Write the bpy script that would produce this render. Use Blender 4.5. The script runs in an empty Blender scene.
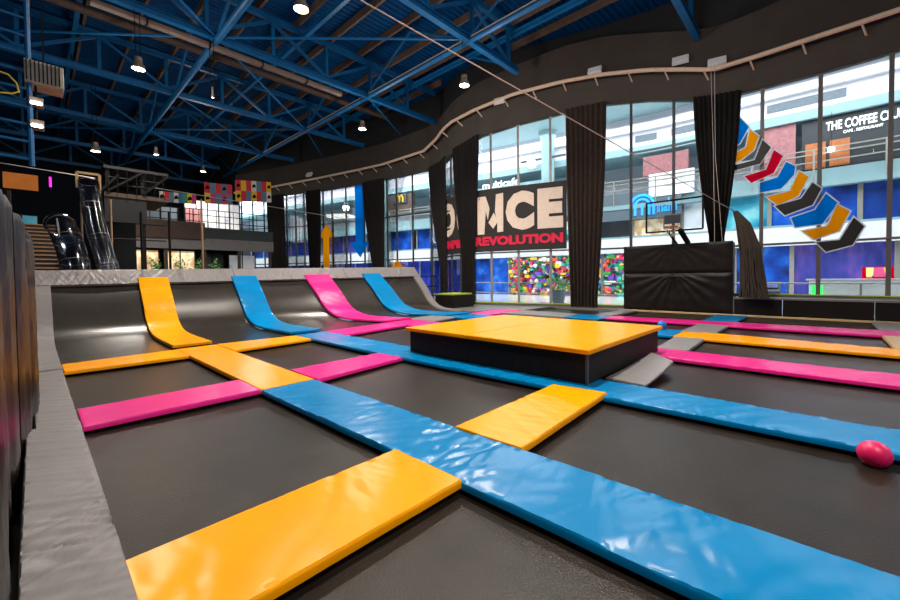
import bpy, bmesh, math, random
from mathutils import Vector, Matrix, noise
random.seed(7)
SC = bpy.context.scene
COL = SC.collection
PI = math.pi

# ------------------------------------------------------------------ materials
def srgb(r, g, b):
    f = lambda c: (c / 255 / 12.92) if c <= 10 else ((c / 255 + .055) / 1.055) ** 2.4
    return (f(r), f(g), f(b), 1)

def mat(name, col, rough=.5, metal=0, var=0, vscale=6, bump=0, bscale=30, emit=None, estr=0, spec=.5, stretch=None, coat=0):
    m = bpy.data.materials.new(name); m.use_nodes = True
    nt = m.node_tree; n = nt.nodes; l = nt.links
    b = n['Principled BSDF']
    b.inputs['Base Color'].default_value = col
    b.inputs['Roughness'].default_value = rough
    b.inputs['Metallic'].default_value = metal
    b.inputs['Specular IOR Level'].default_value = spec
    b.inputs['Coat Weight'].default_value = coat
    tc = n.new('ShaderNodeTexCoord')
    src = tc.outputs['Object']
    if stretch:
        mp = n.new('ShaderNodeMapping'); mp.inputs['Scale'].default_value = stretch
        l.new(src, mp.inputs['Vector']); src = mp.outputs['Vector']
    nz = n.new('ShaderNodeTexNoise'); nz.inputs['Scale'].default_value = vscale; nz.inputs['Detail'].default_value = 5
    l.new(src, nz.inputs['Vector'])
    v = var if var else .06
    hsv = n.new('ShaderNodeHueSaturation'); hsv.inputs['Color'].default_value = col
    mr = n.new('ShaderNodeMapRange'); mr.inputs['To Min'].default_value = 1 - v; mr.inputs['To Max'].default_value = 1 + v
    mr.inputs['From Min'].default_value = .3; mr.inputs['From Max'].default_value = .7
    l.new(nz.outputs['Fac'], mr.inputs['Value']); l.new(mr.outputs['Result'], hsv.inputs['Value'])
    l.new(hsv.outputs['Color'], b.inputs['Base Color'])
    if bump:
        nb = n.new('ShaderNodeTexNoise'); nb.inputs['Scale'].default_value = bscale; nb.inputs['Detail'].default_value = 4
        l.new(src, nb.inputs['Vector'])
        bp = n.new('ShaderNodeBump'); bp.inputs['Strength'].default_value = bump; bp.inputs['Distance'].default_value = .02
        l.new(nb.outputs['Fac'], bp.inputs['Height']); l.new(bp.outputs['Normal'], b.inputs['Normal'])
    if emit:
        b.inputs['Emission Color'].default_value = emit; b.inputs['Emission Strength'].default_value = estr
    return m

def vinyl(name, col, rough=.26, spec=.3):
    return mat(name, col, rough, var=.05, vscale=2.5, bump=.10, bscale=7, coat=.0, spec=spec)

def ramp_mat(name, stops, scale=3, kind='noise', estr=0, rough=.4, stretch=None, detail=3):
    m = bpy.data.materials.new(name); m.use_nodes = True
    nt = m.node_tree; n = nt.nodes; l = nt.links; b = n['Principled BSDF']
    tc = n.new('ShaderNodeTexCoord'); src = tc.outputs['Object']
    if stretch:
        mp = n.new('ShaderNodeMapping'); mp.inputs['Scale'].default_value = stretch
        l.new(src, mp.inputs['Vector']); src = mp.outputs['Vector']
    if kind == 'noise':
        t = n.new('ShaderNodeTexNoise'); t.inputs['Detail'].default_value = detail; o = t.outputs['Fac']
    else:
        t = n.new('ShaderNodeTexVoronoi'); t.inputs['Randomness'].default_value = .9
        sp = n.new('ShaderNodeSeparateColor'); l.new(t.outputs['Color'], sp.inputs['Color']); o = sp.outputs['Red']
    t.inputs['Scale'].default_value = scale
    l.new(src, t.inputs['Vector'])
    cr = n.new('ShaderNodeValToRGB')
    if kind != 'noise': cr.color_ramp.interpolation = 'CONSTANT'
    els = cr.color_ramp.elements
    while len(els) < len(stops): els.new(.5)
    for e, (p, c) in zip(els, stops): e.position = p; e.color = c
    l.new(o, cr.inputs['Fac']); l.new(cr.outputs['Color'], b.inputs['Base Color'])
    b.inputs['Roughness'].default_value = rough
    if estr:
        l.new(cr.outputs['Color'], b.inputs['Emission Color']); b.inputs['Emission Strength'].default_value = estr  # poster and display colours glow slightly, standing in for shop lighting
    return m

def glass_mat(name, tint, gloss=.08, rough=.0, dark=None):
    m = bpy.data.materials.new(name); m.use_nodes = True
    nt = m.node_tree; n = nt.nodes; l = nt.links
    n.remove(n['Principled BSDF']); out = n['Material Output']
    t = n.new('ShaderNodeBsdfTransparent'); t.inputs['Color'].default_value = tint
    g = n.new('ShaderNodeBsdfGlossy'); g.inputs['Roughness'].default_value = rough
    fr = n.new('ShaderNodeFresnel'); fr.inputs['IOR'].default_value = 1.45
    mx = n.new('ShaderNodeMixShader')
    mm = n.new('ShaderNodeMath'); mm.operation = 'MULTIPLY'; mm.inputs[1].default_value = gloss
    l.new(fr.outputs['Fac'], mm.inputs[0]); l.new(mm.outputs['Value'], mx.inputs['Fac'])
    l.new(t.outputs[0], mx.inputs[1]); l.new(g.outputs[0], mx.inputs[2]); l.new(mx.outputs[0], out.inputs['Surface'])
    return m

M = {}
M['yellow'] = vinyl('yellow_vinyl', srgb(247, 158, 0), spec=.14)
M['blue'] = vinyl('blue_vinyl', srgb(0, 122, 182), .24, spec=.24)
M['pink'] = vinyl('pink_vinyl', srgb(222, 36, 132), spec=.2)
M['grey'] = vinyl('grey_vinyl', srgb(122, 118, 119), .42)
M['tan'] = vinyl('tan_vinyl', srgb(190, 158, 112), .4)
M['bed'] = mat('woven_black_bed', srgb(37, 30, 25), .32, var=.32, vscale=3, bump=.2, bscale=90, spec=.24)
M['rampbed'] = mat('black_ramp_bed', srgb(44, 40, 36), .26, var=.1, vscale=3, bump=.03, bscale=60, spec=.35)
M['blackpad'] = mat('black_vinyl', srgb(25, 21, 19), .45, var=.15, vscale=3, bump=.6, bscale=5, spec=.25)
M['fencepad'] = mat('brown_black_vinyl', srgb(21, 15, 11), .34, var=.3, vscale=4, bump=.8, bscale=6, spec=.3, stretch=(1, 1, .35))
M['boxside'] = mat('brown_black_carpet', srgb(34, 29, 28), .55, var=.2, vscale=4, bump=.1, bscale=60, stretch=(6, 6, 1), spec=.1)
M['frame'] = mat('black_steel', srgb(20, 19, 19), .6, spec=.15)
M['pit'] = mat('pit_floor', srgb(25, 24, 24), .8)
M['concrete'] = mat('dark_polished_floor', srgb(120, 118, 116), .28, var=.1, vscale=2)
M['curtain'] = mat('black_curtain_cloth', srgb(36, 33, 33), .85, var=.15, vscale=5, spec=.2)
M['curtainb'] = mat('brown_black_curtain_cloth', srgb(62, 52, 46), .8, var=.15, vscale=5, spec=.2)
M['bulk'] = mat('dark_bulkhead_paint', srgb(58, 51, 47), .85, var=.12, vscale=1.5, bump=.05, bscale=20)
M['bulk2'] = mat('brown_bulkhead_paint', srgb(72, 66, 60), .8, var=.12, vscale=1.5)
M['rail'] = mat('cream_rail', srgb(225, 198, 172), .5, var=.08)
M['steelblue'] = mat('blue_truss_paint', srgb(0, 92, 148), .45, var=.15, vscale=2)
M['deck'] = mat('blue_deck', srgb(0, 60, 108), .6, spec=.1, var=.2, vscale=.6)
M['purlin'] = mat('primed_purlin', srgb(92, 74, 62), .7, var=.3, vscale=1.2)
M['duct'] = mat('tan_duct', srgb(112, 94, 84), .6, var=.2, vscale=2)
M['dark'] = mat('dark_wall', srgb(24, 25, 29), .8)
M['navywall'] = mat('dark_blue_wall', srgb(12, 28, 44), .8)
M['mullion'] = mat('bronze_mullion', srgb(70, 76, 82), .4, .3)
M['mullionl'] = mat('pale_mullion', srgb(150, 148, 142), .4, .2)
M['mullionm'] = mat('grey_mullion', srgb(112, 108, 106), .4, .2)
M['glass'] = glass_mat('window_glass', (.93, .97, .97, 1), .8)
M['slideglass'] = glass_mat('smoky_slide', (.74, .78, .86, 1), 2.0, .12)
M['clear'] = glass_mat('clear_acrylic', (.9, .93, .95, 1), 1)
M['mallwhite'] = mat('mall_white', srgb(232, 232, 236), .5, var=.04)
M['malllilac'] = mat('mall_pale_grey', srgb(208, 206, 218), .5, var=.04)
M['mallteal'] = mat('mall_teal', srgb(132, 164, 172), .5, var=.06, vscale=1)
M['mallgrey'] = mat('mall_grey_slate', srgb(92, 106, 118), .5, var=.1)
M['mallfloor'] = mat('mall_floor', srgb(200, 205, 205), .15, var=.06)
M['malldark'] = mat('mall_dark_front', srgb(45, 52, 58), .5)
M['mauve'] = mat('mauve_panel', srgb(160, 105, 110), .6, var=.2)
M['wood'] = mat('orange_wood', srgb(176, 104, 58), .5, var=.3, stretch=(1, 8, 1))
M['white'] = mat('white_paint', srgb(240, 240, 240), .5)
M['cream'] = mat('cream_letters', srgb(232, 214, 196), .6)
M['signblack'] = mat('sign_black', srgb(38, 35, 34), .7)
M['signred'] = mat('sign_red', srgb(222, 20, 72), .6)
M['decalblue'] = mat('decal_blue', srgb(10, 120, 215), .5)
M['decalorange'] = mat('decal_orange', srgb(250, 150, 20), .5)
M['decalblack'] = mat('decal_black', srgb(30, 30, 32), .5)
M['decalred'] = mat('decal_red', srgb(205, 12, 50), .5)
M['decalwhite'] = mat('decal_white', srgb(225, 228, 232), .5)
M['lime'] = mat('lime_edge', srgb(170, 185, 60), .5)
M['step'] = mat('stair_timber', srgb(150, 120, 92), .6, var=.25, stretch=(1, 6, 6))
M['stepdark'] = mat('stair_riser', srgb(50, 42, 36), .7)
M['mezz'] = mat('mezzanine_teal', srgb(40, 50, 52), .6)
M['mezzbrown'] = mat('mezzanine_brown', srgb(70, 52, 42), .7, var=.2)
M['fascia'] = mat('mezzanine_grey', srgb(120, 116, 114), .7, var=.1)
M['lampbody'] = mat('lamp_housing', srgb(150, 135, 120), .5, .4)
M['lampglow'] = mat('lamp_lens', (1, 1, 1, 1), .5, emit=(1, .94, .86, 1), estr=14)
M['lampbox'] = mat('unit_heater_grey', srgb(175, 165, 152), .5, .2, var=.2, vscale=8)
M['rope'] = mat('pale_rope', srgb(190, 180, 170), .7)
M['ropeyellow'] = mat('yellow_rope', srgb(225, 190, 40), .6)
M['netblack'] = mat('black_net', srgb(58, 50, 40), .9)
M['orange'] = mat('orange_panel', srgb(215, 125, 30), .6, var=.1)
M['magenta'] = mat('magenta_lamp', srgb(220, 40, 190), .5, emit=srgb(230, 30, 200), estr=2)
M['rubpink'] = mat('pink_rubber', srgb(228, 22, 98), .38, bump=.1, bscale=200)
M['rubblue'] = mat('blue_rubber', srgb(20, 120, 200), .38, bump=.1, bscale=200)
M['hooporange'] = mat('hoop_orange', srgb(190, 80, 45), .5)
M['warm'] = ramp_mat('warm_shop', [(0, srgb(90, 60, 40)), (.45, srgb(205, 170, 130)), (.55, srgb(240, 220, 190)), (1, srgb(120, 90, 60))], 1.6, estr=.5)
M['galaxy'] = ramp_mat('galaxy_poster', [(.3, srgb(2, 24, 80)), (.5, srgb(6, 60, 150)), (.62, srgb(50, 44, 150)), (.72, srgb(120, 90, 210))], .5, estr=.2, detail=8)
M['bluepost'] = ramp_mat('blue_poster', [(.3, srgb(4, 22, 70)), (.45, srgb(0, 60, 160)), (.58, srgb(10, 90, 200)), (.75, srgb(80, 150, 230))], .9, estr=.15, detail=8)
M['navy'] = ramp_mat('navy_poster', [(.3, srgb(6, 30, 120)), (.55, srgb(10, 50, 165)), (.75, srgb(80, 50, 160))], 1.2, estr=.15, detail=8)
M['purple'] = ramp_mat('purple_poster', [(.3, srgb(24, 40, 120)), (.5, srgb(60, 60, 150)), (.7, srgb(120, 80, 160)), (.9, srgb(190, 160, 210))], 1.6, detail=8, estr=.15, stretch=(1, 1, .4))
M['tealpost'] = ramp_mat('teal_poster', [(.3, srgb(20, 120, 160)), (.55, srgb(70, 170, 195)), (.8, srgb(170, 225, 225))], .8, estr=.2)
M['mascot'] = ramp_mat('white_poster', [(.2, srgb(130, 150, 190)), (.45, srgb(225, 228, 235)), (.8, srgb(250, 250, 250))], 1.5, estr=.2)
CANDY = [(0, srgb(40, 60, 50)), (.12, srgb(215, 60, 110)), (.2, srgb(240, 220, 200)), (.32, srgb(60, 190, 190)), (.42, srgb(40, 120, 60)), (.5, srgb(235, 190, 60)),
         (.58, srgb(250, 250, 250)), (.68, srgb(210, 70, 60)), (.76, srgb(120, 200, 120)), (.84, srgb(90, 80, 190)), (.92, srgb(30, 40, 50))]
M['toys'] = ramp_mat('toy_shelf', CANDY, 3.2, 'voronoi', estr=.35)
M['toys2'] = ramp_mat('toy_shelf_teal', [(0, srgb(20, 110, 110)), (.25, srgb(90, 210, 200)), (.5, srgb(230, 240, 235)), (.65, srgb(60, 60, 150)), (.8, srgb(200, 60, 130))], 2.6, 'voronoi', estr=.3)
M['arcade'] = ramp_mat('arcade_front', [(0, srgb(60, 40, 60)), (.25, srgb(225, 170, 60)), (.42, srgb(190, 60, 110)), (.56, srgb(60, 60, 110)), (.7, srgb(240, 210, 120)), (.85, srgb(110, 50, 40))], 1.2, 'voronoi', estr=.35, stretch=(1, 2.5, .5))
M['foliage'] = mat('leaf_green', srgb(60, 120, 50), .6, var=.4, vscale=10)

def film(name, col):
    m = bpy.data.materials.new(name); m.use_nodes = True; nt = m.node_tree; n = nt.nodes; l = nt.links
    n.remove(n['Principled BSDF']); out = n['Material Output']
    d = n.new('ShaderNodeBsdfDiffuse'); t = n.new('ShaderNodeBsdfTranslucent'); mx = n.new('ShaderNodeMixShader'); mx.inputs['Fac'].default_value = .5
    d.inputs['Color'].default_value = col; t.inputs['Color'].default_value = col
    l.new(d.outputs[0], mx.inputs[1]); l.new(t.outputs[0], mx.inputs[2]); l.new(mx.outputs[0], out.inputs['Surface']); return m
M['decalblue'] = film('decal_blue_film', srgb(0, 125, 225)); M['decalorange'] = film('decal_orange_film', srgb(255, 160, 10))
M['decalred'] = film('decal_red_film', srgb(215, 10, 50)); M['decalwhite'] = film('decal_white_film', srgb(215, 220, 226))

# ------------------------------------------------------------------ mesh helpers
class MB:
    def __init__(s): s.v = []; s.f = []
    def add(s, vs, fs):
        o = len(s.v); s.v += [tuple(v) for v in vs]; s.f += [tuple(i + o for i in f) for f in fs]; return s
    def box(s, x0, x1, y0, y1, z0, z1):
        vs = [(x, y, z) for z in (z0, z1) for x, y in ((x0, y0), (x1, y0), (x1, y1), (x0, y1))]
        return s.add(vs, [(3, 2, 1, 0), (4, 5, 6, 7), (0, 1, 5, 4), (1, 2, 6, 5), (2, 3, 7, 6), (3, 0, 4, 7)])
    def bar(s, a, b, w, h=None, up=(0, 0, 1)):
        a = Vector(a); b = Vector(b); h = h or w; d = (b - a).normalized()
        up = Vector(up)
        if abs(d.dot(up)) > .98: up = Vector((1, 0, 0))
        x = d.cross(up).normalized() * w / 2; y = x.cross(d).normalized() * h / 2
        vs = [p + i * x + j * y for p in (a, b) for i, j in ((-1, -1), (1, -1), (1, 1), (-1, 1))]
        return s.add(vs, [(0, 1, 2, 3), (7, 6, 5, 4), (0, 4, 5, 1), (1, 5, 6, 2), (2, 6, 7, 3), (3, 7, 4, 0)])
    def tube(s, pts, r, n=8, cap=True, closed=False):
        pts = [Vector(p) for p in pts]; rs = r if isinstance(r, (list, tuple)) else [r] * len(pts)
        o = len(s.v); prev = None; N = len(pts)
        for i, p in enumerate(pts):
            a = pts[(i - 1) % N] if (i or closed) else p; b = pts[(i + 1) % N] if (i < N - 1 or closed) else p
            d = (b - a).normalized()
            if prev is None: prev = d.orthogonal().normalized()
            x = (prev - d * prev.dot(d)).normalized(); prev = x; y = d.cross(x)
            for k in range(n):
                t = 2 * PI * k / n; s.v.append(tuple(p + (x * math.cos(t) + y * math.sin(t)) * rs[i]))
        m = N if closed else N - 1
        for i in range(m):
            for k in range(n):
                A = o + i * n; B = o + ((i + 1) % N) * n
                s.f.append((A + k, A + (k + 1) % n, B + (k + 1) % n, B + k))
        if cap and not closed:
            s.f.append(tuple(o + k for k in range(n))[::-1]); s.f.append(tuple(o + (N - 1) * n + k for k in range(n)))
        return s
    def lathe(s, c, prof, n=20, axis=None):
        o = len(s.v); c = Vector(c); R = Matrix.Identity(3)
        if axis is not None: R = Vector((0, 0, 1)).rotation_difference(Vector(axis)).to_matrix()
        for r, z in prof:
            for k in range(n):
                t = 2 * PI * k / n; s.v.append(tuple(c + R @ Vector((r * math.cos(t), r * math.sin(t), z))))
        for i in range(len(prof) - 1):
            for k in range(n):
                s.f.append((o + i * n + k, o + i * n + (k + 1) % n, o + (i + 1) * n + (k + 1) % n, o + (i + 1) * n + k))
        s.f.append(tuple(o + k for k in range(n))[::-1]); s.f.append(tuple(o + (len(prof) - 1) * n + k for k in range(n)))
        return s
    def prism(s, poly, fn, t0, t1):      # poly [(u,v)], fn(u,v,t)->xyz
        n = len(poly)
        vs = [fn(u, v, t0) for u, v in poly] + [fn(u, v, t1) for u, v in poly]
        return s.add(vs, [tuple(range(n))[::-1], tuple(range(n, 2 * n))] + [(i, (i + 1) % n, n + (i + 1) % n, n + i) for i in range(n)])
    def obj(s, name, m, parent=None, smooth=False, loc=None, bevel=0):
        me = bpy.data.meshes.new(name)
        vs = s.v
        if loc is not None: vs = [(v[0] - loc[0], v[1] - loc[1], v[2] - loc[2]) for v in vs]
        me.from_pydata(vs, [], s.f); me.update()
        bm = bmesh.new(); bm.from_mesh(me); bmesh.ops.recalc_face_normals(bm, faces=bm.faces); bm.to_mesh(me); bm.free()
        o = bpy.data.objects.new(name, me); COL.objects.link(o)
        me.materials.append(M[m] if isinstance(m, str) else m)
        if smooth:
            for p in me.polygons: p.use_smooth = True
            me.set_sharp_from_angle(angle=math.radians(40))
        if loc is not None: o.location = loc
        if parent is not None:
            o.parent = parent
            w = Vector((0, 0, 0)); q = parent
            while q is not None: w += q.location; q = q.parent
            o.location = Vector(o.location) - w
        if bevel:
            b = o.modifiers.new('bevel', 'BEVEL'); b.width = bevel; b.segments = 2; b.limit_method = 'ANGLE'
        return o

def tag(o, label, cat, group=None, kind=None):
    o['label'] = label; o['category'] = cat
    if group: o['group'] = group
    if kind: o['kind'] = kind
    return o
def thing(name, label, cat, loc=(0, 0, 0), group=None):
    o = bpy.data.objects.new(name, None); COL.objects.link(o); o.location = loc; o.empty_display_size = .2
    return tag(o, label, cat, group)
def struct(o):
    o['kind'] = 'structure'; return o
def plab(o, t): o['label'] = t; return o

# ------------------------------------------------------------------ camera
def make_camera():
    cd = bpy.data.cameras.new('camera'); c = bpy.data.objects.new('camera', cd); COL.objects.link(c)
    yaw, pitch, roll, f = 0.75768443, -0.02551045, -0.01011805, 393.87
    F = Vector((math.cos(yaw) * math.cos(pitch), math.sin(yaw) * math.cos(pitch), math.sin(pitch)))
    r = F.cross(Vector((0, 0, 1))).normalized(); u = r.cross(F)
    r2 = r * math.cos(roll) + u * math.sin(roll); u2 = u * math.cos(roll) - r * math.sin(roll)
    m = Matrix((r2, u2, -F)).transposed().to_4x4(); m.translation = (0, 0, 1.5)
    c.matrix_world = m
    cd.sensor_width = 36; cd.lens = f / 900 * 36; cd.shift_y = -13 / 900; cd.clip_start = .05; cd.clip_end = 300
    SC.camera = c
make_camera()

# ------------------------------------------------------------------ pads
def fold(u, v, seed, f):
    reg = .35 + max(0, noise.noise(Vector((seed, v * .9, u * .8))) + .25) * 1.3        # folds come in patches
    a = noise.noise(Vector((u * .55 + seed, (v + .30 * u) * f * 1.6, seed * 1.7)))
    b = noise.noise(Vector((u * .9 - seed, (v - .22 * u) * f * 3.4, seed * .9)))
    c = noise.noise(Vector((u * .5, v * .8, seed)))
    return (-max(0, 1 - abs(a) / .16) * .8 + a * .35 - max(0, 1 - abs(b) / .16) * .4 + b * .15) * reg + c * .35

def pad_mesh(rows, seed=0, amp=.005, freq=2.2, thick=.06, step=None):
    """rows: list of (left Vector, right Vector, normal Vector)"""
    mb = MB(); L = [0]
    for i in range(1, len(rows)):
        L.append(L[-1] + ((rows[i][0] + rows[i][1]) / 2 - (rows[i - 1][0] + rows[i - 1][1]) / 2).length)
    total = L[-1]; e = .012
    st = []
    n = max(4, int(total / (.022 if step is None else step)))
    st = [0, .006, e] + [e + (total - 2 * e) * i / n for i in range(1, n)] + [total - e, total - .006, total]
    def at(s):
        for i in range(len(L) - 1):
            if s <= L[i + 1] or i == len(L) - 2:
                t = (s - L[i]) / max(1e-6, L[i + 1] - L[i]); a, b = rows[i], rows[i + 1]
                return a[0].lerp(b[0], t), a[1].lerp(b[1], t), a[2].lerp(b[2], t).normalized()
    W = 12; ncol = 0
    for s in st:
        pl, pr, nn = at(s); w = (pr - pl).length; d = (pr - pl) / w
        en = min(s, total - s); dz = 0 if en >= e else (e - math.sqrt(max(0, e * e - (e - en) ** 2)))
        cols = [(0, -thick), (0, -thick * .35 - dz), (.006, -.009 - dz), (e, 0 - dz)]
        for k in range(1, W): cols.append((e + (w - 2 * e) * k / W, -dz))
        cols += [(w - e, -dz), (w - .006, -.009 - dz), (w, -thick * .35 - dz), (w, -thick)]
        ncol = len(cols)
        for ci, (x, h) in enumerate(cols):
            inner = 3 <= ci <= ncol - 4
            off = 0
            if inner: off = amp * fold(x * 2, s, seed, freq) * min(1, en / .05 + .2)
            side = 0
            if ci <= 2: side = .004 * noise.noise(Vector((s * 3, seed, 0)))
            if ci >= ncol - 3: side = .004 * noise.noise(Vector((s * 3, seed, 5)))
            mb.v.append(tuple(pl + d * (x + side) + nn * (h + off)))
    R = len(st)
    for i in range(R - 1):
        for k in range(ncol - 1):
            a = i * ncol + k; mb.f.append((a, a + 1, a + ncol + 1, a + ncol))
        a = i * ncol; mb.f.append((a + ncol - 1, a, a + ncol, a + 2 * ncol - 1))
    mb.f.append(tuple(range(ncol))); mb.f.append(tuple((R - 1) * ncol + k for k in range(ncol))[::-1])
    return mb

PG = 'flat padded strips between the trampolines'
_seed = [1]
def pad(label, color, a, b, c, d, z=0, amp=.005, freq=2.2, zs=None, thick=.06, sag=None):
    """a,b = left/right at start; d,c = left/right at end"""
    _seed[0] += 3.7
    zs = zs or [z] * 4
    A, B, C, D = [Vector((p[0], p[1], q)) for p, q in zip((a, b, c, d), zs)]
    N = 10; rows = []
    for i in range(N + 1):
        t = i / N; o = Vector((0, 0, (sag or 0) * 4 * t * (1 - t)))
        rows.append((A.lerp(D, t) + o, B.lerp(C, t) + o, Vector((0, 0, 1))))
    mb = pad_mesh(rows, _seed[0], amp, freq, thick)
    ce = (A + B + C + D) / 4
    o = mb.obj('floor_pad', color, smooth=True, loc=(ce.x, ce.y, ce.z - thick))
    return tag(o, label, 'pad', PG)

def ustrip(label, color, xa0, xa1, ya, xb0, xb1, yb, **k):   # runs along Y from ya to yb
    return pad(label, color, (xa0, ya), (xa1, ya), (xb1, yb), (xb0, yb), **k)
def vstrip(label, color, x0, x1, y0a, y1a, y0b=None, y1b=None, **k):   # runs along X
    y0b = y0a if y0b is None else y0b; y1b = y1a if y1b is None else y1b
    return pad(label, color, (x0, y1a), (x0, y0a), (x1, y0b), (x1, y1b), **k)

# first long strip
ustrip('long blue padded strip crossing the foreground towards the camera, the nearest blue one', 'blue', 2.17, 2.93, -3.2, 2.08, 2.85, 5.5, amp=.015, freq=2.8)
ustrip('yellow padded strip running from the ramp foot to the long blue foreground strip', 'yellow', 2.08, 2.85, 5.51, 2.08, 2.86, 10.15, amp=.004)
# second strip
ustrip('blue padded strip along the front of the yellow-topped box and on to the right', 'blue', 4.95, 5.66, -3.2, 4.72, 5.58, 6.1, amp=.020, freq=3.4)
ustrip('blue padded strip between the ramp foot and the left corner of the yellow-topped box', 'blue', 4.7, 5.6, 6.11, 4.75, 5.65, 10.2, amp=.016, freq=3.4)
# third
ustrip('wrinkled pink padded strip right of the box, nearer of the two long pink ones', 'pink', 7.8, 8.65, -3.2, 7.9, 8.85, 2.62, amp=.024, freq=3.0)
ustrip('pink padded strip behind the left end of the yellow-topped box', 'pink', 7.95, 8.95, 6.2, 8.15, 9.35, 10.6)
# fourth
ustrip('long yellow padded strip right of the box, between the two long pink strips', 'yellow', 10.68, 11.45, -3.2, 10.75, 12.0, 2.66, amp=.012)
ustrip('blue padded strip behind the yellow-topped box under the blue ball', 'blue', 10.75, 12.0, 2.68, 10.85, 12.2, 10.3)
# fifth
ustrip('farthest long pink padded strip, near the black wall on the right', 'pink', 13.95, 15.3, -3.2, 13.9, 14.8, 5.6, amp=.006)
ustrip('short blue padded strip beyond the box near the brown curtain foot', 'blue', 13.4, 14.7, 5.62, 13.35, 14.75, 6.9)
ustrip('grey padded strip beyond the box, left of the short blue one', 'grey', 13.35, 14.75, 6.92, 13.3, 14.9, 9.6)
# cross strips, row nearest the camera
vstrip('wide yellow padded strip at the bottom left foreground, nearest the camera', 'yellow', .27, 2.13, 1.91, 2.69, amp=.009, freq=2.2, z=.012)
pad('raised yellow padded strip in the middle between the two blue strips', 'yellow', (2.86, 2.66), (2.88, 1.88), (4.93, 1.96), (4.80, 2.64), amp=.012, freq=4.4, zs=[.01, .01, .03, .04])
vstrip('grey padded strip in the row right of the box, between pink and yellow', 'grey', 8.84, 10.72, 1.92, 2.5, 1.99, 2.6, amp=.008)
vstrip('grey padded strip between the long yellow strip and the farthest pink strip', 'grey', 11.75, 13.92, 1.97, 2.75, amp=.006)
vstrip('short blue padded strip beyond the farthest pink strip, by the black padded block', 'blue', 15.0, 17.55, 1.95, 2.85)
_seed[0] += 3
rows = []
for i in range(11):
    t = i / 10; zz = .015 + .10 * t ** 1.8
    rows.append((Vector((5.72 + 1.9 * t, 2.29 - .06 * t, zz)), Vector((5.64 + 1.4 * t, 1.73 + .0 * t, zz)), Vector((0, 0, 1))))
tag(pad_mesh(rows, 31, .014, 5, .035).obj('floor_pad', 'grey', smooth=True, loc=(6.4, 2, .05)), 'curved grey pad lifting off the floor against the right side of the yellow-topped box', 'pad', PG)
# second row
vstrip('pink padded strip at the left, running from the grey border to the yellow strip', 'pink', .31, 2.08, 5.52, 6.33, amp=.003)
vstrip('pink padded strip between the yellow strip and the left corner of the box', 'pink', 2.88, 4.72, 5.45, 6.38, 5.72, 6.44, amp=.016, freq=4)
vstrip('blue-grey padded strip hidden behind the box', 'grey', 8.97, 10.8, 5.5, 6.3)
vstrip('grey padded strip beyond the box, reaching the far border', 'grey', 14.85, 17.55, 5.7, 6.35)
# third row
vstrip('thin yellow padded strip at the foot of the ramp, left end by the grey border', 'yellow', .31, 2.08, 9.1, 9.95, 9.1, 10.1, amp=.004)
vstrip('thin yellow padded strip at the foot of the ramp, between yellow and blue strips', 'yellow', 2.88, 4.72, 9.05, 10.2, 9.25, 10.1, amp=.004)
vstrip('pink padded strip at the foot of the ramp, between the blue and pink ramp strips', 'pink', 5.66, 8.1, 9.2, 10.2, 9.6, 10.6)
vstrip('grey padded strip at the foot of the ramp, behind the left end of the box', 'grey', 9.35, 10.85, 9.6, 11.0, 10.0, 11.2)
vstrip('pink padded strip beyond the box, right of the last blue ramp strip', 'pink', 12.15, 15.0, 9.5, 10.6, 9.6, 10.8)
# last visible row at the right edge
vstrip('tan padded strip at the right edge beside the long yellow strip', 'tan', 11.5, 13.9, -1.75, -1.05)
vstrip('grey padded strip at the right edge by the far border', 'grey', 15.25, 17.55, -1.85, -1.1)

# grey left border pads
def border(label, x0, x1, y0, y1, z, **k):
    o = pad(label, 'grey', (x0, y0), (x1, y0), (x1, y1), (x0, y1), z=z, **k); o['group'] = 'grey border pads along the left side'; return o
border('grey padded border at the lower left corner, the nearest grey pad', -.09, .30, -2.0, 5.62, .05, amp=.016, freq=7, thick=.11)
border('grey padded border at the left between the nearest grey pad and the ramp', -.03, .30, 5.64, 9.3, .01, amp=.010, freq=6)
for a, b in ((17.56, 17.78),):
    o = pad('thin tan border pad along the foot of the black wall on the right', 'tan', (a, -3), (b, -3), (b, 6.4), (a, 6.4), z=.02, amp=.003)

# ------------------------------------------------------------------ ramp
PROF = [(9.9, 0), (11.0, 0), (12.0, .0), (12.6, .03), (13.05, .12), (13.4, .30), (13.65, .55), (13.9, .86), (14.2, 1.16), (14.5, 1.42)]
TOPP = [(14.44, 1.37), (14.62, 1.53), (14.84, 1.76)]
def ztw(x): return 1 + .010 * x
def ramp_rows(prof, x0a, x1a, x0b, x1b, off):
    rows = []; n = len(prof)
    ymin, ymax = prof[0][0], 14.85
    for i, (y, z) in enumerate(prof):
        t = max(0, (y - prof[0][0])) / max(.01, (ymax - prof[0][0]))
        a = prof[max(0, i - 1)]; b = prof[min(n - 1, i + 1)]
        d = Vector((0, b[0] - a[0], b[1] - a[1])).normalized(); nn = Vector((0, -d.z, d.y))
        xl = x0a + (x0b - x0a) * t; xr = x1a + (x1b - x1a) * t
        rows.append((Vector((xl, y, z * ztw(xl))) + nn * off, Vector((xr, y, z * ztw(xr))) + nn * off, nn))
    return rows
def smoothprof(p, y0):
    out = []
    for i in range(len(p) - 1):
        for k in range(4):
            t = k / 4; out.append((p[i][0] + (p[i + 1][0] - p[i][0]) * t, p[i][1] + (p[i + 1][1] - p[i][1]) * t))
    out.append(p[-1])
    for _ in range(3):
        out = [out[0]] + [tuple((out[i - 1][j] + 2 * out[i][j] + out[i + 1][j]) / 4 for j in (0, 1)) for i in range(1, len(out) - 1)] + [out[-1]]
    return [q for q in out if q[0] >= y0]
SP = smoothprof(PROF, 9.9)
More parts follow.
